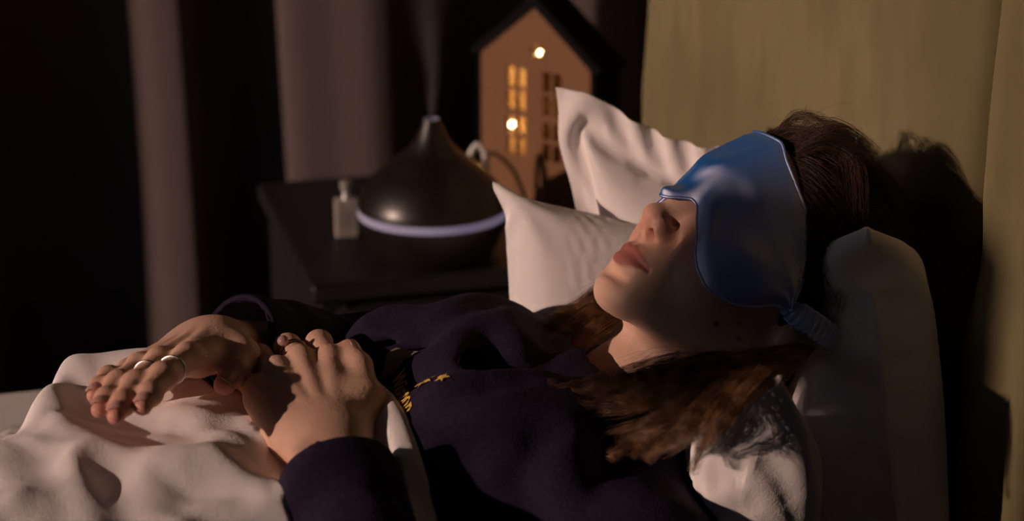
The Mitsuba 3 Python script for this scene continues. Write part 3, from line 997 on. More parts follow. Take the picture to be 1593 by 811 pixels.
def mask_grid():
    from scipy.interpolate import PchipInterpolator
    ph = np.linspace(-74, 74, 187)
    a = np.abs(ph)
    zu, zl = PchipInterpolator(*np.array(UPPER).T)(a), PchipInterpolator(*np.array(LOWER).T)(a)
    t = np.linspace(0, 1, 91)
    zl = zl + 12 * smooth01((-ph - 9) / 12) * (a < 60) * np.clip((60 - a) / 20, 0, 1)       # it sits a little higher on the far cheek
    Z = zl[:, None] + (zu - zl)[:, None] * t
    PH = np.radians(np.broadcast_to(ph[:, None], Z.shape))
    # ride over the face: radius from the axis at each angle and height, smoothed so that the cloth spans the hollows
    d = np.stack([np.sin(PH), np.cos(PH), 0 * PH], -1)
    st = np.stack([0 * Z, 0 * Z - 10, Z], -1)
    lo, hi = np.full(Z.shape, 20.), np.full(Z.shape, 160.)
    for _ in range(18):
        m = (lo + hi) / 2
        f = head_core((st + d * m[..., None]).reshape(-1, 3).astype(np.float32)).reshape(m.shape)
        lo, hi = np.where(f < 0, m, lo), np.where(f < 0, hi, m)
    for _ in range(6):
        lo = np.maximum(lo, gaussian_filter(lo, (11, 9), mode='nearest'))
    R = gaussian_filter(lo, (5, 4), mode='nearest')
    R = R + 1.6 - 2.2 * smooth01((-np.degrees(PH) - 6) / 14)
    e = np.minimum(t, 1 - t)[None] * (zu - zl)[:, None]
    R = R + 4.2 * (1 - np.exp(-e / 5.0))
    A = np.degrees(PH)
    # the nose flap lifts away, and the cloth is drawn into small pulls beside the nose and the strap
    flap = np.exp(-((A / 5.5) ** 2)) * np.exp(-((Z + 16) / 9) ** 2)
    R = R + 9.0 * flap - 2.2 * np.exp(-(((np.abs(A) - 10.5) / 3.6) ** 2)) * np.exp(-((Z + 4) / 14) ** 2)
    w = np.exp(-((74 - np.abs(A)) / 16))
    R = R + w * 0.9 * np.sin((t * 9.5)[None] * 2 + A * .05) * (e > 1)
    R = R + 0.9 * np.sin(t * 17 + A * .18)[...] * np.exp(-((np.abs(A) - 22) / 9) ** 2) * np.exp(-((Z + 18) / 16) ** 2)
    R = R + 1.3 * (vnoise(np.stack([A * .03, Z * .03, 0 * Z], -1), 1.0, 12, 2))
    return st + d * R[..., None], A, Z


MG, MA, MZ = mask_grid()
sm_ = thing('sleep_mask', 'shiny blue satin sleep mask covering the eyes and forehead of the sleeping woman', 'sleep mask')
MW = from_head(MG)
obj('pad', sheet(MW, 0.0022), 'm_satin', sm_, smooth=60)
rim_ = np.concatenate([MW[:, 0], MW[-1, 1:], MW[-2::-1, -1], MW[0, -2:0:-1]])
obj('edge_binding', tube(rim_, 0.0012, 8, closed=True), 'm_satin', sm_, smooth=60)


def strap(side):
    ph = np.radians(side * np.linspace(70, 150, 120))
    zc = np.linspace(-20, 2, 120)
    t = np.linspace(-1, 1, 15)
    A, Tt = np.meshgrid(ph, t, indexing='ij')
    Z = zc[:, None] + Tt * np.clip(np.linspace(4, 60, 120), 0, 9.5)[:, None]
    d = np.stack([np.sin(A), np.cos(A), 0 * A], -1)
    st = np.stack([0 * Z, 0 * Z - 10, Z], -1)
    lo, hi = np.full(Z.shape, 20.), np.full(Z.shape, 170.)
    for _ in range(16):
        m = (lo + hi) / 2
        f = head_sdf((st + d * m[..., None]).reshape(-1, 3).astype(np.float32)).reshape(m.shape)
        lo, hi = np.where(f < 4.0, m, lo), np.where(f < 4.0, hi, m)
    R = gaussian_filter(lo, (9, 6), mode='nearest') + 5.0 * np.clip((np.abs(np.degrees(A)) - 68) / 20, .3, 1)
    R = R + 0.8 * np.sin(np.degrees(A) * 1.9 + 1.5 * np.sin(Tt * 3)) * (1 - np.abs(Tt) ** 6)
    G = from_head(st + d * R[..., None])
    return G if side > 0 else G[:, ::-1]


for sd in (1, -1):
    obj('strap', sheet(strap(sd)[:, ::-1] if sd < 0 else strap(sd), 0.0015), 'm_satin', sm_, smooth=60)
# ---------------------------------------------------------------- navy sweatshirt
def knit_bump(p, n, uv):
    return 0.6 * noise(p.x * 1300, p.y * 1300, p.z * 1300) + 0.4 * fbm(p.x * 300, p.y * 300, p.z * 300, 2)


def navy(p, n, uv):
    f = fbm(p.x * 500, p.y * 500, p.z * 500, 2)
    return mix((0.015, 0.011, 0.026), (0.033, 0.024, 0.048), f)


scene['m_navy'] = {'type': 'twosided', 'bsdf': {'type': 'bumpmap', 'arbitrary': proc(knit_bump, eps=3e-4), 'scale': 0.0006,
                   'bsdf': {'type': 'principled', 'base_color': proc(navy), 'roughness': 0.95, 'specular': 0.1, 'sheen': 0.35, 'sheen_tint': 0.3}}}

NDIR = (NECK_TOP - NECK_BASE) / np.linalg.norm(NECK_TOP - NECK_BASE)
COLC = np.array([.393, 1.256, .652])
CE1 = np.array([-NDIR[2], 0, NDIR[0]])
CE1 /= np.linalg.norm(CE1)
CE2 = np.array([0, 1.0, 0])


def collar_loop(r, lift=0.0, n=90):
    t = np.linspace(0, 2 * np.pi, n, endpoint=False)
    return COLC + (r * 0.93) * np.cos(t)[:, None] * CE1 + r * np.sin(t)[:, None] * CE2 + NDIR * (lift - .012 * np.cos(t))[:, None]


# soft rolls and creases of the cloth: (points, radius, height)
def roll(pts, r, h):
    p = spline(np.array(pts) + [0, 0, h - r], 4 * len(pts))
    taper = np.sin(np.linspace(.12, 1, len(p)) * 2.85) ** .5
    p[:, 2] -= (1 - taper) * h * 1.1
    return p, np.full(len(p), r), .014


def crease(pts, r, h):
    p = spline(np.array(pts) + [0, 0, r - h], 4 * len(pts))
    return p, np.full(len(p), r), .010


SHIRT_FOLDS = [
    roll([(.235, 1.290, .708), (.244, 1.308, .712), (.255, 1.3185, .717), (.267, 1.3214, .7207), (.281, 1.3155, .723), (.295, 1.307, .724), (.3035, 1.296, .725)], .011, .0085),
    roll([(.2528, 1.302, .7154), (.2669, 1.296, .7189), (.281, 1.290, .721), (.292, 1.286, .723)], .007, .004),
    roll([(.300, 1.288, .725), (.312, 1.309, .7253), (.330, 1.335, .7215), (.350, 1.345, .716), (.372, 1.340, .706)], .012, .009),
    roll([(.331, 1.290, .7253), (.318, 1.272, .7263), (.304, 1.258, .7237), (.296, 1.243, .7228), (.292, 1.214, .723), (.287, 1.183, .7225)], .011, .009),
    roll([(.362, 1.322, .712), (.350, 1.300, .7212), (.340, 1.268, .7254), (.338, 1.235, .7241)], .011, .007),
    roll([(.262, 1.188, .7193), (.2816, 1.1784, .7217), (.3048, 1.1806, .7226), (.3271, 1.186, .7209), (.345, 1.191, .7192)], .009, .0055),
    roll([(.270, 1.170, .7196), (.294, 1.154, .7184), (.3193, 1.1575, .7174), (.3436, 1.170, .715), (.368, 1.181, .7122)], .008, .005),
    roll([(.2895, 1.122, .7049), (.3064, 1.125, .7067), (.330, 1.137, .7085), (.3505, 1.151, .7079), (.367, 1.158, .705)], .009, .006),
    # over the near shoulder
    roll([(.384, 1.132, .690), (.374, 1.150, .7014), (.3582, 1.149, .7046), (.3458, 1.1353, .7032), (.3374, 1.115, .6957), (.3318, 1.098, .687)], .013, .0075),
    roll([(.250, 1.282, .7105), (.261, 1.264, .7125), (.2746, 1.238, .7178), (.2825, 1.208, .7219)], .009, .004),
]
SHIRT_CREASES = [
    crease([(.318, 1.298, .7255), (.308, 1.276, .7255), (.296, 1.268, .7235)], .005, .004),
    crease([(.276, 1.300, .7205), (.262, 1.290, .716), (.252, 1.288, .712)], .004, .0035),
    crease([(.304, 1.240, .7228), (.302, 1.212, .723), (.298, 1.180, .7225)], .006, .004),
]


def shirt_base(P):
    d = trunk_sdf(P) - .016
    d = smin(d, ell(P, (.315, 1.345, .668), (.085, .070, .045)), .03)
    d = smin(d, cap(P, SHN + [0, -.008, .004], ELN, .060, .050), .03)
    d = smin(d, cap(P, SHF + [0, .004, .002], ELF, .058, .048), .03)
    for e, h, r0, r1 in ((ELN, LH, .048, .036), (ELF, RH, .046, .036)):
        d = smin(d, cap(P, e, h.world(h.arm * .16), r0, r1), .018)
    d = smin(d, cap(P, COLC - NDIR * .03, COLC - NDIR * .004, .072, .061), .03)
    return d


def arm_t(P, h, e):
    """Distance along the forearm from the wrist towards the elbow, and a frame round it."""
    a = e - h.w
    L_ = np.linalg.norm(a)
    a = a / L_
    return (P - h.w) @ a.astype(np.float32)


def shirt_sdf(P):
    d = shirt_base(P)
    near = np.abs(d) < .03
    g = P[near]
    e = d[near]
    for lst, sg in ((SHIRT_FOLDS, 1), (SHIRT_CREASES, -1)):
        for pts, r, k in lst:
            lo_, hi_ = pts.min(0) - .03, pts.max(0) + .03
            o = ((g > lo_) & (g < hi_)).all(1)
            if o.any():
                c_ = chain(g[o], pts, r, .01)
                e[o] = smin(e[o], c_, k) if sg > 0 else smax(e[o], -c_, k)
    # fine drag lines of the cloth
    q = np.stack([g[:, 0] * 9 + g[:, 1] * 5, g[:, 1] * 16 - g[:, 0] * 4, g[:, 2] * 9], -1)
    w = meshkit.fbm(q, 3, 3)
    e = e - (.5 - np.abs(w - .5) * 2) * .007 - (meshkit.noise(g * 70, 8) - .5) * .0010
    for h, el in ((LH, ELN), (RH, ELF)):                # folds round the sleeves
        t = arm_t(g, h, el)
        ax = h.w + (el - h.w) * 0.0
        near_arm = np.exp(-np.maximum(cap(g, h.w, el, .05, .06), 0) / .01)
        q = np.stack([t * 42, g[:, 1] * 14 + g[:, 0] * 9, g[:, 2] * 14], -1)
        e = e - (meshkit.noise(q, 21) - .5) * .010 * near_arm * np.clip((t - .035) / .03, 0, 1)
    d[near] = e
    # open cuffs and neck
    for h, el in ((LH, ELN), (RH, ELF)):
        t = arm_t(P, h, el)
        hole = cap(P, h.w, h.world(h.arm * .32), .0335, .034)
        d = smax(d, -smax(hole, t - .065, .004), .003)
    d = smax(d, ZM + .002 - P[:, 2], .006)
    d = smax(d, -cap(P, COLC - NDIR * .035, COLC + NDIR * .09, .0565, .060), .004)
    return d


SHIRT = surface(shirt_sdf, (-.30, .86, .50), (.50, 1.56, .79), .0026, slack=2.3)
print('shirt', len(SHIRT.faces))
sw = obj('sweatshirt', SHIRT, 'm_navy', pn, smooth=True)
labels[sw] = {'label': 'navy crew neck sweatshirt with small yellow lettering'}
lp = collar_loop(.0615, .002)
tw = np.cross(np.roll(lp, -1, 0) - np.roll(lp, 1, 0), NDIR)
obj('collar', tube(lp, .0098, 12, closed=True, flat=.38, up=-CE1 * .35 + NDIR * .8), 'm_navy', sw, smooth=True)
for h, el in ((LH, ELN), (RH, ELF)):
    a = (el - h.w) / np.linalg.norm(el - h.w)
    u1 = np.cross(a, [0, 0, 1.0])
    u1 /= np.linalg.norm(u1)
    u2 = np.cross(a, u1)
    t = np.linspace(0, 2 * np.pi, 72, endpoint=False)
    rings = []
    for s, r in ((.028, .0345), (.0265, .0362), (.028, .0385), (.034, .0396), (.045, .0402), (.058, .0406), (.064, .0392), (.066, .036)):
        rr = r + .0007 * np.sin(t * 36) * (1 if .027 < s < .06 else 0)
        rings.append(h.w + a * s + rr[:, None] * (np.cos(t)[:, None] * u1 + np.sin(t)[:, None] * u2))
    obj('cuff', grid_mesh(np.stack(rings, 1), wrap_u=True), 'm_navy', sw, smooth=True)
# ---------------------------------------------------------------- duvet drawn up over the belly
def top_of(fn, X, Y, z0=.45, z1=.85):
    lo, hi = np.full(X.shape, z0), np.full(X.shape, z1)
    for _ in range(14):                       # march down from above, then refine
        pass
    z = np.full(X.shape, z1)
    for _ in range(40):
        d = fn(np.stack([X, Y, z], -1).reshape(-1, 3).astype(np.float32)).reshape(X.shape)
        z = np.maximum(z - np.maximum(d, 0) * .8, z0)
    return z


HEM = [(.70, .20), (.95, .238), (1.06, .252), (1.154, .247), (1.218, .247), (1.271, .245), (1.30, .239), (1.329, .2245), (1.37, .19), (1.42, .14), (1.62, .05)]
# ridges of the cloth seen from above: points (x, y), half width, height, steepness towards one side
RIDGES = [
    ([(.022, 1.345), (.012, 1.30), (.022, 1.235), (.052, 1.192), (.092, 1.170), (.135, 1.185), (.165, 1.225)], .024, .013, 0),
    ([(.008, 1.33), (.018, 1.355), (.035, 1.362), (.075, 1.350), (.12, 1.338), (.17, 1.335)], .024, .024, 0),
    ([(.043, 1.195), (.030, 1.165), (.030, 1.120), (.045, 1.06)], .014, .005, 0),
    ([(.060, 1.185), (.052, 1.150), (.062, 1.10)], .008, -.002, 0),
    ([(.078, 1.12), (.090, 1.07), (.085, 1.0)], .010, .007, 0),
    ([(.10, 1.172), (.130, 1.150), (.150, 1.10), (.158, 1.03)], .013, .007, 0),
    ([(-.20, 1.25), (-.12, 1.22), (-.05, 1.215), (0.01, 1.225)], .022, .010, 0),
    ([(-.22, 1.12), (-.12, 1.13), (-.04, 1.15), (.02, 1.145)], .018, .009, 0),
    ([(-.2, 1.05), (-.1, 1.05), (-.02, 1.07)], .014, .008, 0),
    ([(.085, 1.232), (.115, 1.262), (.150, 1.292)], .030, .011, 0),
    ([(.12, 1.325), (.165, 1.332), (.205, 1.330), (.225, 1.322)], .022, .026, 0),
    ([(.20, 1.33), (.222, 1.29), (.226, 1.22), (.224, 1.12)], .014, .006, 0),
]


def ridge_field(X, Y, pts, w, h, steep):
    p = spline(pts, 60)
    tree = cKDTree(p)
    d, i = tree.query(np.stack([X.ravel(), Y.ravel()], -1))
    t = np.gradient(p, axis=0)
    s = ((X.ravel() - p[i, 0]) * t[i, 1] - (Y.ravel() - p[i, 1]) * t[i, 0])
    ww = np.where((s > 0) & bool(steep), w * .45, w)
    end = np.minimum(i, 59 - i) / 14.0
    return (h * np.exp(-(d / ww) ** 2) * np.clip(.25 + end, 0, 1)).reshape(X.shape)


def make_duvet():
    v = np.linspace(.72, 1.60, 340)
    u = np.linspace(0, 1, 330)
    from scipy.interpolate import PchipInterpolator
    xh = PchipInterpolator(*np.array(HEM).T)(v)
    xl = -.75
    X = xl + (xh[:, None] - xl) * u[None]
    Y = np.broadcast_to(v[:, None], X.shape)
    # how high the cloth lies
    ys = [.72, .80, .90, 1.00, 1.06, 1.12, 1.18, 1.26, 1.33, 1.365, 1.40, 1.45, 1.60]
    zs = [.552, .556, .585, .630, .660, .681, .690, .693, .692, .685, .640, .575, .556]
    sx = np.clip((.035 - X) / .055, 0, 1)
    sx = sx * sx * (3 - 2 * sx)
    prof = PchipInterpolator(ys, zs, extrapolate=True)(np.minimum(Y + .11 * sx * np.clip((Y - 1.15) / .10, 0, 1), 1.6))
    fall = 1 - .22 * np.clip((-.05 - X) / .6, 0, 1) ** 1.2
    Z = .545 + (prof - .545) * fall
    top = top_of(lambda P: smin(trunk_sdf(P) - .018, shirt_base(P), .01), X, Y)
    g_ = np.random.default_rng(41)
    extra = []
    for k in range(48):                                                   # short sharp creases
        x0, y0 = g_.uniform(-.12, .20), g_.uniform(1.04, 1.36)
        a = g_.normal(-.5, .7)
        L_ = g_.uniform(.03, .08)
        b = a + g_.normal(0, .5)
        extra.append(([(x0, y0), (x0 + L_ * .5 * math.cos(a), y0 + L_ * .5 * math.sin(a)), (x0 + L_ * .5 * (math.cos(a) + math.cos(b)), y0 + L_ * .5 * (math.sin(a) + math.sin(b)))],
                      g_.uniform(.004, .008), g_.uniform(.002, .0058) * g_.choice([-1, 1]), k % 2))
    for r in RIDGES + extra:
        Z = Z + ridge_field(X, Y, *r)
    q = np.stack([X * 7 + Y * 3, Y * 11 - X * 2, 0 * X], -1)
    Z = Z + (meshkit.fbm(q, 3, 31) - .5) * .022 * np.clip((Y - .7) / .2, 0, 1)
    q = np.stack([X * 22 + Y * 12, Y * 17 - X * 14, 0 * X], -1)
    Z = Z + (.25 - np.abs(meshkit.fbm(q, 2, 33) - .5)) * .015
    q = np.stack([X * 30 - Y * 22, Y * 16 + X * 30, 0 * X], -1)
    Z = Z + (.25 - np.abs(meshkit.fbm(q, 2, 37) - .5)) * .007
    q = np.stack([X * 60, Y * 50, 0 * X], -1)
    Z = Z + (meshkit.fbm(q, 2, 35) - .5) * .0016
    Z = np.maximum(Z, np.where((Y > 1.02) & (Y < 1.48), top + .009, 0))
    Z = gaussian_filter(np.maximum(Z, .545), 1.2)
    # hands press the cloth down
    for h in (LH, RH):
        for n_, pts in h.ch.items():
            W = [h.world(p) for p in pts]
            for a, b in zip(W[:-1], W[1:]):
                for t in (0, .5, 1):
                    c = a + (b - a) * t
                    d2 = (X - c[0])**2 + (Y - c[1])**2
                    lim = c[2] - .0075
                    Z = np.where(d2 < .012**2, np.minimum(Z, lim), Z)
        for q_ in ((0, 0, -14), (0, 40, -14), (14, 66, -12), (-20, 56, -13), (-16, 20, -14), (18, 30, -18)):
            c = h.world(q_)
            d2 = (X - c[0])**2 + (Y - c[1])**2
            Z = np.where(d2 < .018**2, np.minimum(Z, c[2] - .004), Z)
    for h, e in ((LH, ELN), (RH, ELF)):
        for t in np.linspace(0.05, 1, 16):
            c = h.w + (e - h.w) * t
            d2 = (X - c[0])**2 + (Y - c[1])**2
            Z = np.where(d2 < .034**2, np.minimum(Z, c[2] - np.sqrt(np.maximum(.037**2 - d2, 0))), Z)
    Z = gaussian_filter(Z, 1.0)
    near = np.clip((u[None] - .965) / .035, 0, 1)
    Z = np.maximum(Z, .538)
    edge = (xh[:, None] - X)
    Z = Z - .012 * np.exp(-edge / .006)                                   # rounded hem
    return sheet(np.stack([X, Y, Z], -1)[::-1], .007)


DUVET = make_duvet()
dv = tag(obj('duvet', DUVET, 'm_cotton', smooth=True), 'crumpled white duvet pulled up over the belly of the sleeper, under her hands', 'duvet')
# ---------------------------------------------------------------- the pillows, pressed in by the sleeper
def sleeper(P):
    q = to_head(P)
    d = np.minimum(head_core(q, nose=False), ell(q, (0, -22, 30), (76, 92, 78))) / 1000 - .002
    d = smin(d, neck_sdf(P) - .001, .02)
    return smin(d, shirt_base(P) - .004, .02)


def yield_to(pref):
    """Cloth gives way to the sleeper (towards pref), the mattress and the headboard."""
    pref = np.asarray(pref, float) / np.linalg.norm(pref)
    return lambda X: give_way(X, pref)


def give_way(X, pref):
    S = X.shape
    P = X.reshape(-1, 3).astype(np.float32)
    for _ in range(10):
        d = sleeper(P)
        o = np.where(d < 0)[0]
        if len(o) == 0:
            break
        Q = P[o]
        g = np.stack([sleeper(Q + e) - d[o] for e in (np.eye(3) * .002).astype(np.float32)], -1)
        g /= np.linalg.norm(g, axis=1, keepdims=True) + 1e-9
        g = g * .35 + pref
        g /= np.linalg.norm(g, axis=1, keepdims=True) + 1e-9
        P[o] = Q - g * (np.minimum(d[o], -.0004) * .9)[:, None]
    P[:, 2] = np.maximum(P[:, 2], ZM + .001)
    P[:, 0] = np.minimum(P[:, 0], XH - .044)
    X = P.reshape(S).astype(float)
    return np.stack([np.stack([gaussian_filter(X[f, ..., c], .8, mode='nearest') for c in range(3)], -1) for f in range(S[0])])


# far back pillow, its corner standing up in front of the little house
PILLOWS = {}


def pillow(label, *a, **k):
    t = tag(obj('pillow', pillow_mesh(*a, **k), 'm_cotton', smooth=True), label, 'pillow', 'pillows around the sleeper')
    PILLOWS[t] = a
    return t


pillow('white pillow with a hemmed border standing highest, in front of the glowing house lamp', SH2,
       [(.438, 1.515, .862), (.665, 1.36, .842), (.68, 1.38, .50), (.47, 1.46, .52)], .50, .40, thick=.85, dent=yield_to((.6, .8, .1)))
pillow('white pillow between the face and the black diffuser, its pointed corner turned up', SH1,
       [(.372, 1.445, .797), (.36, 1.38, .575), (.62, 1.30, .575), (.60, 1.42, .735)], .50, .46, thick=.72, dent=yield_to((-.2, .6, -.75)))
pillow('white pillow leaning on the headboard with a sharp corner beside the back of the head', SH4,
       [(.568, 1.158, .828), (.664, 1.46, .80), (.62, 1.46, .55), (.600, 1.097, .535)], .50, .46, thick=.90, dent=yield_to((1, -.15, -.1)))
pillow('white pillow lying flat in front, under the near shoulder and the ends of the hair', SH3,
       [(.368, 1.050, .535), (.42, 1.30, .46), (.505, 1.28, .67), (.472, 1.066, .768)], .44, .30, thick=.85, bend=lambda u, v: .030 * 4 * v * (1 - v) * np.clip(u * 6, 0, 1), dent=yield_to((.5, -.3, -.8)))
# ---------------------------------------------------------------- long brown hair, strand by strand
def strands_mesh(paths, r):
    """paths (s, n, 3), r (s,) at the root, tapering to the tip: three-sided tubes."""
    s, n = paths.shape[:2]
    t = np.gradient(paths, axis=1)
    t /= np.linalg.norm(t, axis=-1, keepdims=True) + 1e-12
    ref = np.where(np.abs(t[..., 2:]) < .9, [0, 0, 1.0], [1.0, 0, 0])
    a = np.cross(t, ref)
    a /= np.linalg.norm(a, axis=-1, keepdims=True) + 1e-12
    b = np.cross(t, a)
    taper = np.linspace(1, 0, n) ** .5 * .85 + .15
    rr = r[:, None, None] * taper[None, :, None]
    ring = np.stack([paths + rr * (math.cos(k) * a + math.sin(k) * b) for k in (0, 2.0944, 4.1888)], 2)
    V = ring.reshape(-1, 3)
    i, j, k = np.meshgrid(np.arange(s), np.arange(n - 1), np.arange(3), indexing='ij')
    v0 = (i * n + j) * 3
    q = np.stack([v0 + k, v0 + (k + 1) % 3, v0 + 3 + (k + 1) % 3, v0 + 3 + k], -1).reshape(-1, 4)
    return trimesh.Trimesh(V, np.vstack([q[:, [0, 1, 2]], q[:, [0, 2, 3]]]), process=False)


HPATHS, HRAD = [], []


def lock(pts, width, count, curl=.004, turns=1.2, r=.00016, seed=0, n=22, flat=.6, up=(0, 0, 1), short=.35):
    """A lock of hair: strands spread round a guide curve, parting at the tips."""
    g_ = np.random.default_rng(seed)
    c = spline(pts, n)
    t = np.gradient(c, axis=0)
    t /= np.linalg.norm(t, axis=1, keepdims=True)
    a = np.cross(t, np.asarray(up, float))
    a /= np.linalg.norm(a, axis=1, keepdims=True) + 1e-9
    b = np.cross(a, t)
    s = np.linspace(0, 1, n)
    w = np.interp(s, np.linspace(0, 1, len(width)), width)
    ang, rad = g_.uniform(0, 2 * np.pi, count), np.sqrt(g_.uniform(0, 1, count))
    ox, oy = rad * np.cos(ang), rad * np.sin(ang) * flat
    ph = g_.uniform(0, 6.28, count)
    ph = np.round(ph / 1.1) * 1.1 + g_.normal(0, .25, count)              # strands keep together in wisps
    cu = curl * g_.uniform(.4, 1.3, count)
    tw = turns * g_.uniform(.8, 1.25, count)
    end = 1 - short * g_.uniform(0, 1, count) ** 2
    ss = s[None] * end[:, None]
    ci = lambda arr: np.stack([np.interp(ss, s, arr[:, k]) for k in range(3)], -1)
    wi = np.interp(ss, s, w)
    wig = cu[:, None] * (ss ** 1.2) * np.sin(ph[:, None] + ss * tw[:, None] * 6.28)
    wig2 = cu[:, None] * (ss ** 1.2) * np.cos(ph[:, None] * 1.7 + ss * tw[:, None] * 6.28)
    jit = g_.normal(0, .0006, (count, 1, 3)) * ss[..., None]
    P = ci(c) + ci(a) * (ox[:, None] * wi + wig)[..., None] + ci(b) * (oy[:, None] * wi + wig2 * .7)[..., None] + jit
    HPATHS.append(P)
    HRAD.append(r * g_.uniform(.7, 1.25, count))


# -- the scalp: a close layer under the strands
def hair_cut(q):
    x, y, z = q.T
    return (y - .69 * z - 29) / 1.215


def hair_base_sdf(P):
    q = to_head(P)
    d = head_core(q, nose=False) - 4.5
    d = smin(d, ell(q, (0, -22, 29), (80, 96, 82)), 10)
    return smax(d, hair_cut(q) + 3, 6) / 1000


HB = surface(hair_base_sdf, HEADC - .15, HEADC + .15, .003, slack=2.2)


def scalp_strands(count, seed, n=18, step=8.5, lift=1.0):
    g_ = np.random.default_rng(seed)
    pts, fi = trimesh.sample.sample_surface(HB, count * 2, seed=seed)
    q = to_head(np.asarray(pts).astype(np.float32))
    keep = (hair_cut(q) < -1) & (hair_cut(q) > -80)
    q = q[keep][:count]
    m = len(q)
    down = HF @ np.array([0.25, -.35, -1.0])                               # towards the pillow, in the head frame
    out = [q.copy()]
    ofs = 4.5 + g_.uniform(0, 1, m) ** 2 * 5
    wisp = np.round(g_.uniform(0, 1, m) * 40) / 40 * 6.28
    for k in range(n - 1):
        h = 1.0
        base = lambda p: np.minimum(head_core(p.astype(np.float32), nose=False), ell(p.astype(np.float32), (0, -22, 29), (74, 90, 76)))
        d0 = base(q)
        G = np.stack([base(q + e) - d0 for e in np.eye(3) * h], -1)
        G /= np.linalg.norm(G, axis=1, keepdims=True) + 1e-9
        flow = np.array([0, -.85, -.15]) + down * .55 * min(1, .35 + k / 10)
        flow = flow + np.stack([0.25 * np.sin(wisp + k * .25), .1 * np.cos(wisp * 2 + k * .3), .12 * np.sin(wisp * 3)], -1)
        flow = flow - G * (flow * G).sum(1, keepdims=True)
        flow /= np.linalg.norm(flow, axis=1, keepdims=True) + 1e-9
        q = q + flow * step
        d0 = base(q)
        q = q + G * (ofs + lift * min(k, 4) / 4 - d0)[:, None] * .7
        out.append(q.copy())
    Q = np.stack(out, 1)
    bad = (hair_cut(Q.reshape(-1, 3)).reshape(Q.shape[:2]) > 6).any(1)
    P = from_head(Q[~bad])
    m = len(P)
    HPATHS.append(P)
    HRAD.append(.00017 * g_.uniform(.7, 1.2, m))


scalp_strands(4200, 3)
hp = lambda *a: from_head(a)
# tufts pushed up over the top edge of the mask
for k in range(26):
    g_ = np.random.default_rng(100 + k)
    x0 = g_.uniform(-22, 34)
    z0 = g_.uniform(66, 84)
    hgt = g_.uniform(0, 6) * (1.1 - abs(x0) / 60)
    sx = x0 + g_.uniform(4, 16)
    lock([hp(x0, 84 - z0 * .22, z0), hp(x0 + 2, 80 - z0 * .2 + hgt, z0 + 7), hp(sx, 62 + hgt, z0 + 20), hp(sx + 9, 40 + hgt * .7, z0 + 27), hp(sx + 16, 14, z0 + 24), hp(sx + 20, -14, z0 + 16)],
         [.003, .006, .007, .006, .006], 26, .0022, 1.0, .00013, 200 + k)
# a lock that drops from the top of the head behind the edge of the mask
for k in range(7):
    lock([hp(12 + k * 4, 62 - k, 92), hp(30 + k * 4, 52 - k * 2, 92), hp(56 + k * 2.5, 40 - k * 2, 74), hp(74 + k, 22 - k * 2, 50), hp(82, 4 - k * 2, 22), hp(84, -12 - k * 2, -8)],
         [.004, .006, .006, .005, .004], 46, .0016, .8, .00014, 300 + k)
# flyaway hairs
g_ = np.random.default_rng(5)
for k in range(46):
    x0, y0, z0 = g_.uniform(-45, 40), g_.uniform(-30, 66), 0
    z0 = 108 - abs(y0 - 5) * .28
    q = np.array([x0, y0, z0])
    d = g_.normal(0, 1, 3) * [8, 9, 5] + [0, -4, 9]
    lock([from_head(q), from_head(q + d), from_head(q + d * 1.7 + [0, -8, -2]), from_head(q + d * 2 + [g_.normal() * 7, -18, -10])], [.001, .002, .003], 2, .003, 1, .00007, 400 + k)
# the mass that fans out from under the near side of the jaw over the shoulder
NEAR = [([(.515, 1.200, .715), (.490, 1.196, .722), (.462, 1.194, .722), (.432, 1.197, .716), (.403, 1.204, .707), (.380, 1.214, .700)], .009, 420),
        ([(.520, 1.188, .712), (.492, 1.180, .722), (.462, 1.175, .722), (.434, 1.174, .713), (.408, 1.178, .703), (.386, 1.189, .696)], .012, 560),
        ([(.522, 1.172, .712), (.494, 1.162, .724), (.466, 1.155, .723), (.440, 1.150, .712), (.418, 1.150, .700), (.399, 1.156, .688)], .013, 600),
        ([(.522, 1.160, .716), (.496, 1.148, .728), (.470, 1.137, .728), (.447, 1.129, .718), (.428, 1.125, .703), (.412, 1.127, .688)], .012, 520),
        ([(.520, 1.148, .720), (.497, 1.136, .731), (.476, 1.122, .732), (.457, 1.112, .722), (.442, 1.106, .708), (.430, 1.106, .694)], .008, 260)]
NEAR = [([(.556, 1.200, .742), (.536, 1.188, .728)] + [tuple(CAM + (np.array(p) - CAM) * .957) for p in pts[1:]], w, c) for pts, w, c in NEAR]
for i, (pts, w, c) in enumerate(NEAR):
    lock(pts, [w * .5, w * .9, w * 1.1, w * 1.05, w * .9, w * .55], c, .0045, .9, .00016, 500 + i, n=28, flat=.5)
for k in range(18):                                                    # curled ends
    g_ = np.random.default_rng(600 + k)
    pts, w, c = NEAR[k % 5]
    P0 = np.array(pts[3:]) + g_.normal(0, .006, 3)
    e = P0[-1] + np.array([g_.uniform(-.014, .002), g_.uniform(-.012, .012), g_.uniform(-.005, .002)])
    lock([P0[0], P0[1], P0[2], e, e + [g_.uniform(-.002, .012), g_.uniform(.000, .012), .006]], [.007, .006, .005, .004, .002], 46, .0035, 1.3, .00014, 620 + k, n=26)
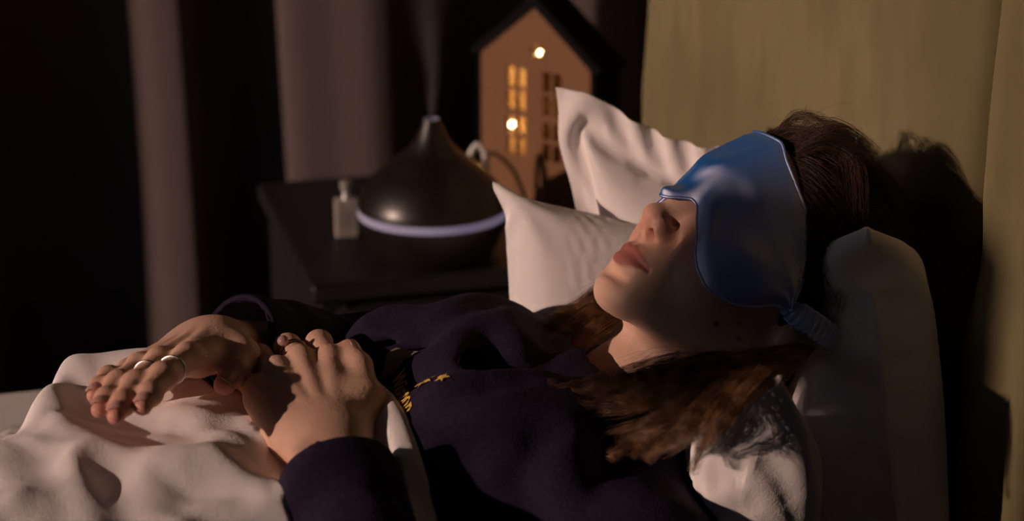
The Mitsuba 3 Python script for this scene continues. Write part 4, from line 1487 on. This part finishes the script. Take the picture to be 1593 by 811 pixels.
# the locks on the far side, from behind the neck forward over the collar
FAR = [([(.500, 1.335, .745), (.465, 1.332, .738), (.435, 1.325, .732), (.410, 1.318, .722), (.385, 1.312, .715), (.366, 1.306, .707)], .012, 330),
       ([(.480, 1.318, .730), (.447, 1.305, .728), (.424, 1.288, .722), (.402, 1.277, .715), (.386, 1.268, .706), (.379, 1.254, .699)], .011, 360),
       ([(.470, 1.310, .735), (.440, 1.312, .730), (.415, 1.300, .722), (.392, 1.290, .714), (.378, 1.276, .705)], .010, 240)]
for i, (pts, w, c) in enumerate(FAR):
    lock(pts, [w * .7, w, w, w * .9, w * .8, w * .55], c, .0055, 1.2, .00017, 700 + i, n=28, flat=.6)
for k in range(10):
    g_ = np.random.default_rng(720 + k)
    pts, w, c = FAR[k % 3]
    P0 = np.array(pts[-3:]) + g_.normal(0, .004, 3)
    e = P0[-1] + np.array([g_.uniform(-.012, .006), g_.uniform(-.012, .010), g_.uniform(-.004, .003)])
    lock([P0[0], P0[1], P0[2], e, e + [g_.uniform(-.002, .010), g_.uniform(-.006, .008), .004]], [.006, .005, .004, .003, .002], 40, .0032, 1.6, .00015, 740 + k, n=26)
for k in range(26):                                                    # loose hairs at the neck and by the face
    g_ = np.random.default_rng(800 + k)
    if k % 2:
        a, b = np.array([.47, 1.196, .728]), np.array([.392, 1.205, .706])
    else:
        a, b = np.array([.452, 1.325, .742]), np.array([.418, 1.338, .716])
    m = (a + b) / 2 + g_.normal(0, .006, 3) + [0, 0, .004]
    lock([a + g_.normal(0, .004, 3), m, b + g_.normal(0, .008, 3)], [.002, .004, .004], 3, .002, 1, .00008, 830 + k)


def hair_col(p, n, uv):
    s = fbm(p.x * 130, p.y * 130, p.z * 130, 2)
    return mix((0.085, 0.038, 0.017), (0.34, 0.175, 0.080), smoothstep(0.3, 0.75, s))


scene['m_hair'] = {'type': 'twosided', 'bsdf': {'type': 'principled', 'base_color': proc(hair_col), 'roughness': 0.34, 'specular': 0.7, 'sheen': 0.2}}
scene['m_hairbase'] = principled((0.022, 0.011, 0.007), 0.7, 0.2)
scene['m_hair_shaded'] = {'type': 'twosided', 'bsdf': {'type': 'principled', 'base_color': {'type': 'rgb', 'value': [0.050, 0.024, 0.013]}, 'roughness': 0.42, 'specular': 0.4}}  # darker copy of the hair colour, with the shade beside the mask put in
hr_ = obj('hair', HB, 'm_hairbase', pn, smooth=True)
for name_, sel_, mat_ in (('crown_strands', lambda P: P.shape[1] in (18, 22), 'm_hair_shaded'), ('long_strands', lambda P: P.shape[1] not in (18, 22), 'm_hair')):
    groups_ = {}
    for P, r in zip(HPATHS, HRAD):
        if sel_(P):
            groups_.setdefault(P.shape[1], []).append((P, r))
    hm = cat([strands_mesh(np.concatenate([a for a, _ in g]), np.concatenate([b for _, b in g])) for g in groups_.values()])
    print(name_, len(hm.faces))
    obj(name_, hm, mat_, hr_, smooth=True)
# ---------------------------------------------------------------- finger nails, rings
scene['m_nail'] = principled((0.60, 0.36, 0.30), 0.18, 0.6)
scene['m_silver'] = {'type': 'twosided', 'bsdf': {'type': 'roughconductor', 'material': 'Ag', 'alpha': 0.16}}
scene['m_bronze'] = {'type': 'twosided', 'bsdf': {'type': 'roughconductor', 'alpha': 0.2, 'specular_reflectance': {'type': 'rgb', 'value': [0.55, 0.38, 0.28]}}}
scene['m_stone'] = principled((0.42, 0.26, 0.24), 0.12, 0.7, clearcoat=0.6)


def nail(h, pts, r, dorsal, w=4.6, L=9.5):
    t = pts[3] - pts[2]
    t = t / np.linalg.norm(t)
    n = np.asarray(dorsal, float) - t * np.dot(dorsal, t)
    n /= np.linalg.norm(n)
    b = np.cross(t, n)
    c = pts[3] - t * (r + 3.0)
    u, v = np.meshgrid(np.linspace(-1, 1, 13), np.linspace(-1, 1, 15), indexing='ij')
    half = w * np.sqrt(np.clip(1 - (np.abs(v) ** 5) * .75, 0, 1))
    ang = u * half / r
    R = r + 0.75 - .35 * np.clip(-v, 0, 1)
    R = R - 1.0 * np.clip(v - .2, 0, 1) ** 2
    G = c + t * (v * L / 2)[..., None] + (R * np.cos(ang))[..., None] * n + (R * np.sin(ang))[..., None] * b
    m = sheet(h.world(G), .0007)
    return m


for h in (LH, RH):
    for n_, pts in h.ch.items():
        if n_ == 'thumb':
            m = nail(h, pts, 7.4, (.75, 0, .66), 5.6, 11.5)
        else:
            m = nail(h, pts, RAD[n_][3] + .5, (0, 0, 1))
        obj('nail', m, 'm_nail', pn, smooth=60)


def ring_loop(h, finger, frac, tube_r, extra=.35):
    a, b = h.ch[finger][0], h.ch[finger][1]
    t = (b - a) / np.linalg.norm(b - a)
    c = a + (b - a) * frac
    r = RAD[finger][0] + (RAD[finger][1] - RAD[finger][0]) * frac + extra
    n = np.array([0, 0, 1.0]) - t * t[2]
    n /= np.linalg.norm(n)
    s = np.cross(t, n)
    k = np.linspace(0, 2 * np.pi, 64, endpoint=False)
    return h.world(c + r * (np.cos(k)[:, None] * n + np.sin(k)[:, None] * s)), h.world(c + r * n), (h.world(c + n) - h.world(c)) * 1000, c, t, n, r


for finger, fr_, lab in (('middle', .52, 'thin plain silver ring on the middle finger of the far hand'), ('index', .62, 'thin plain silver ring on the index finger of the far hand, nearest the thumb')):
    lp_, *_ = ring_loop(RH, finger, fr_, .0009)
    tag(obj('finger_ring', tube(lp_, .00095, 8, closed=True), 'm_silver', smooth=True), lab, 'ring', 'rings on the fingers')
rg = thing('finger_ring', 'bronze ring with a round polished stone on the near hand', 'ring', 'rings on the fingers')
lp_, top_, nn, c_, t_h, n_h, r_h = ring_loop(LH, 'middle', .50, .001)
obj('band', tube(lp_, .0012, 8, closed=True), 'm_bronze', rg, smooth=True)
sd_ = np.cross(t_h, n_h)
tilt = n_h * math.cos(.55) - sd_ * math.sin(.55) * (1 if sd_[0] > 0 else -1)
sp = LH.world(c_ + tilt * (r_h + 2.6))
st_ = trimesh.creation.icosphere(3, .0042)
st_.apply_translation(sp)
obj('stone', st_, 'm_stone', rg, smooth=True)
st_b = LH.world(c_ + tilt * (r_h + .6))
obj('setting', tube([st_b, st_b + (sp - st_b) * .5, sp + (st_b - sp) * .15], [.0030, .0036, .0040], 16), 'm_bronze', rg, smooth=50)

# ---------------------------------------------------------------- yellow print on the sweatshirt
scene['m_print'] = principled((0.75, 0.50, 0.10), 0.8, 0.2)
scene['m_print_dim'] = principled((0.22, 0.17, 0.11), 0.8, 0.2)
SV = np.asarray(SHIRT.vertices)
sel = (SV[:, 0] > .21) & (SV[:, 0] < .31) & (SV[:, 1] > 1.12) & (SV[:, 1] < 1.30) & (SV[:, 2] > .66)
SKT = cKDTree(SV[sel][:, :2])


def SURF_Z(xy):
    d, i = SKT.query(xy, k=4)
    w = 1 / (d + 1e-5)
    return (SV[sel][:, 2][i] * w).sum(1) / w.sum(1)



def on_shirt(m, org, ex, ey, lift=.0011, name='print', mat='m_print'):
    """Lay a flat mesh (x, y in metres) on the cloth: org, ex, ey are points and directions seen from above."""
    m = m.subdivide().subdivide() if len(m.faces) < 1500 else m
    V = np.asarray(m.vertices)
    xy = np.asarray(org) + V[:, :1] * np.asarray(ex) + V[:, 1:2] * np.asarray(ey)
    z = SURF_Z(xy)
    if np.isnan(z).any():
        z = np.where(np.isnan(z), np.nanmean(z), z)
    return obj(name, trimesh.Trimesh(np.stack([xy[:, 0], xy[:, 1], z + lift + V[:, 2]], 1), m.faces, process=False), mat, sw)


e1 = np.array([-.10, -1.0]) / math.hypot(.10, 1)
e2 = np.array([1.0, -.10]) / math.hypot(.10, 1)
wt = meshkit.text_mesh('Wish upon', .0088, .0004)
wt.vertices[:, 0] += wt.vertices[:, 1] * .25
wl = wt.vertices[:, 0].max()
wt.vertices[:, 0] *= .064 / wl
on_shirt(wt, (.2495, 1.240), e1, e2, name='lettering')
for (cx, cy, s_, a_) in ((.2625, 1.193, .0075, .3), (.2715, 1.179, .0055, .9)):
    pl = Polygon([((s_ if k % 2 == 0 else s_ * .45) * math.sin(k * math.pi / 5 + a_), (s_ if k % 2 == 0 else s_ * .45) * math.cos(k * math.pi / 5 + a_)) for k in range(10)])
    on_shirt(trimesh.creation.extrude_polygon(pl, .0004, engine='earcut'), (cx, cy), (1, 0), (0, 1), name='star_print')
pl = Polygon([(0, 0), (.006, .012), (.014, .017), (.020, .010), (.026, -.004), (.020, -.006), (.008, -.006)])
on_shirt(trimesh.creation.extrude_polygon(pl, .0003, engine='earcut'), (.2445, 1.252), (1, 0), (0, 1), name='patch_print', mat='m_print_dim')

# ---------------------------------------------------------------- mist rising from the diffuser
nz, ny, nx = 60, 28, 28
zz, yy, xx = np.meshgrid(np.linspace(0, 1, nz), np.linspace(-1, 1, ny), np.linspace(-1, 1, nx), indexing='ij')
off = .16 * np.sin(zz * 7.0) * zz
w_ = .11 + .50 * zz ** 1.5
rad_ = np.hypot(xx - off, yy)
plume = np.exp(-(rad_ / w_) ** 2) * np.clip(1 - zz, 0, 1) ** .5 * (.10 / w_) ** .8
plume *= .35 + 1.3 * meshkit.fbm(np.stack([xx * 3, yy * 3, zz * 7], -1), 3, 77)
plume *= np.clip((1 - np.abs(xx)) * 4, 0, 1) * np.clip((1 - np.abs(yy)) * 4, 0, 1) * np.clip(zz * 30, 0, 1)
MZ0, MZ1, MR = NZ + .1485, NZ + .30, .030
scene['mist'] = {'type': 'cube', 'to_world': T().translate([DC[0], DC[1], (MZ0 + MZ1) / 2]).scale([MR, MR, (MZ1 - MZ0) / 2]), 'bsdf': {'type': 'null'},
                 'interior': {'type': 'heterogeneous', 'albedo': {'type': 'constvolume', 'value': {'type': 'rgb', 'value': [.93, .90, .92]}}, 'scale': 26.0,
                              'sigma_t': {'type': 'gridvolume', 'grid': mi.VolumeGrid(plume.astype(np.float32)[..., None]),
                                          'to_world': T().translate([DC[0] - MR, DC[1] - MR, MZ0]).scale([2 * MR, 2 * MR, MZ1 - MZ0])}}}
tag('mist', 'faint wisp of mist rising from the thin neck of the diffuser', 'mist', kind='stuff')
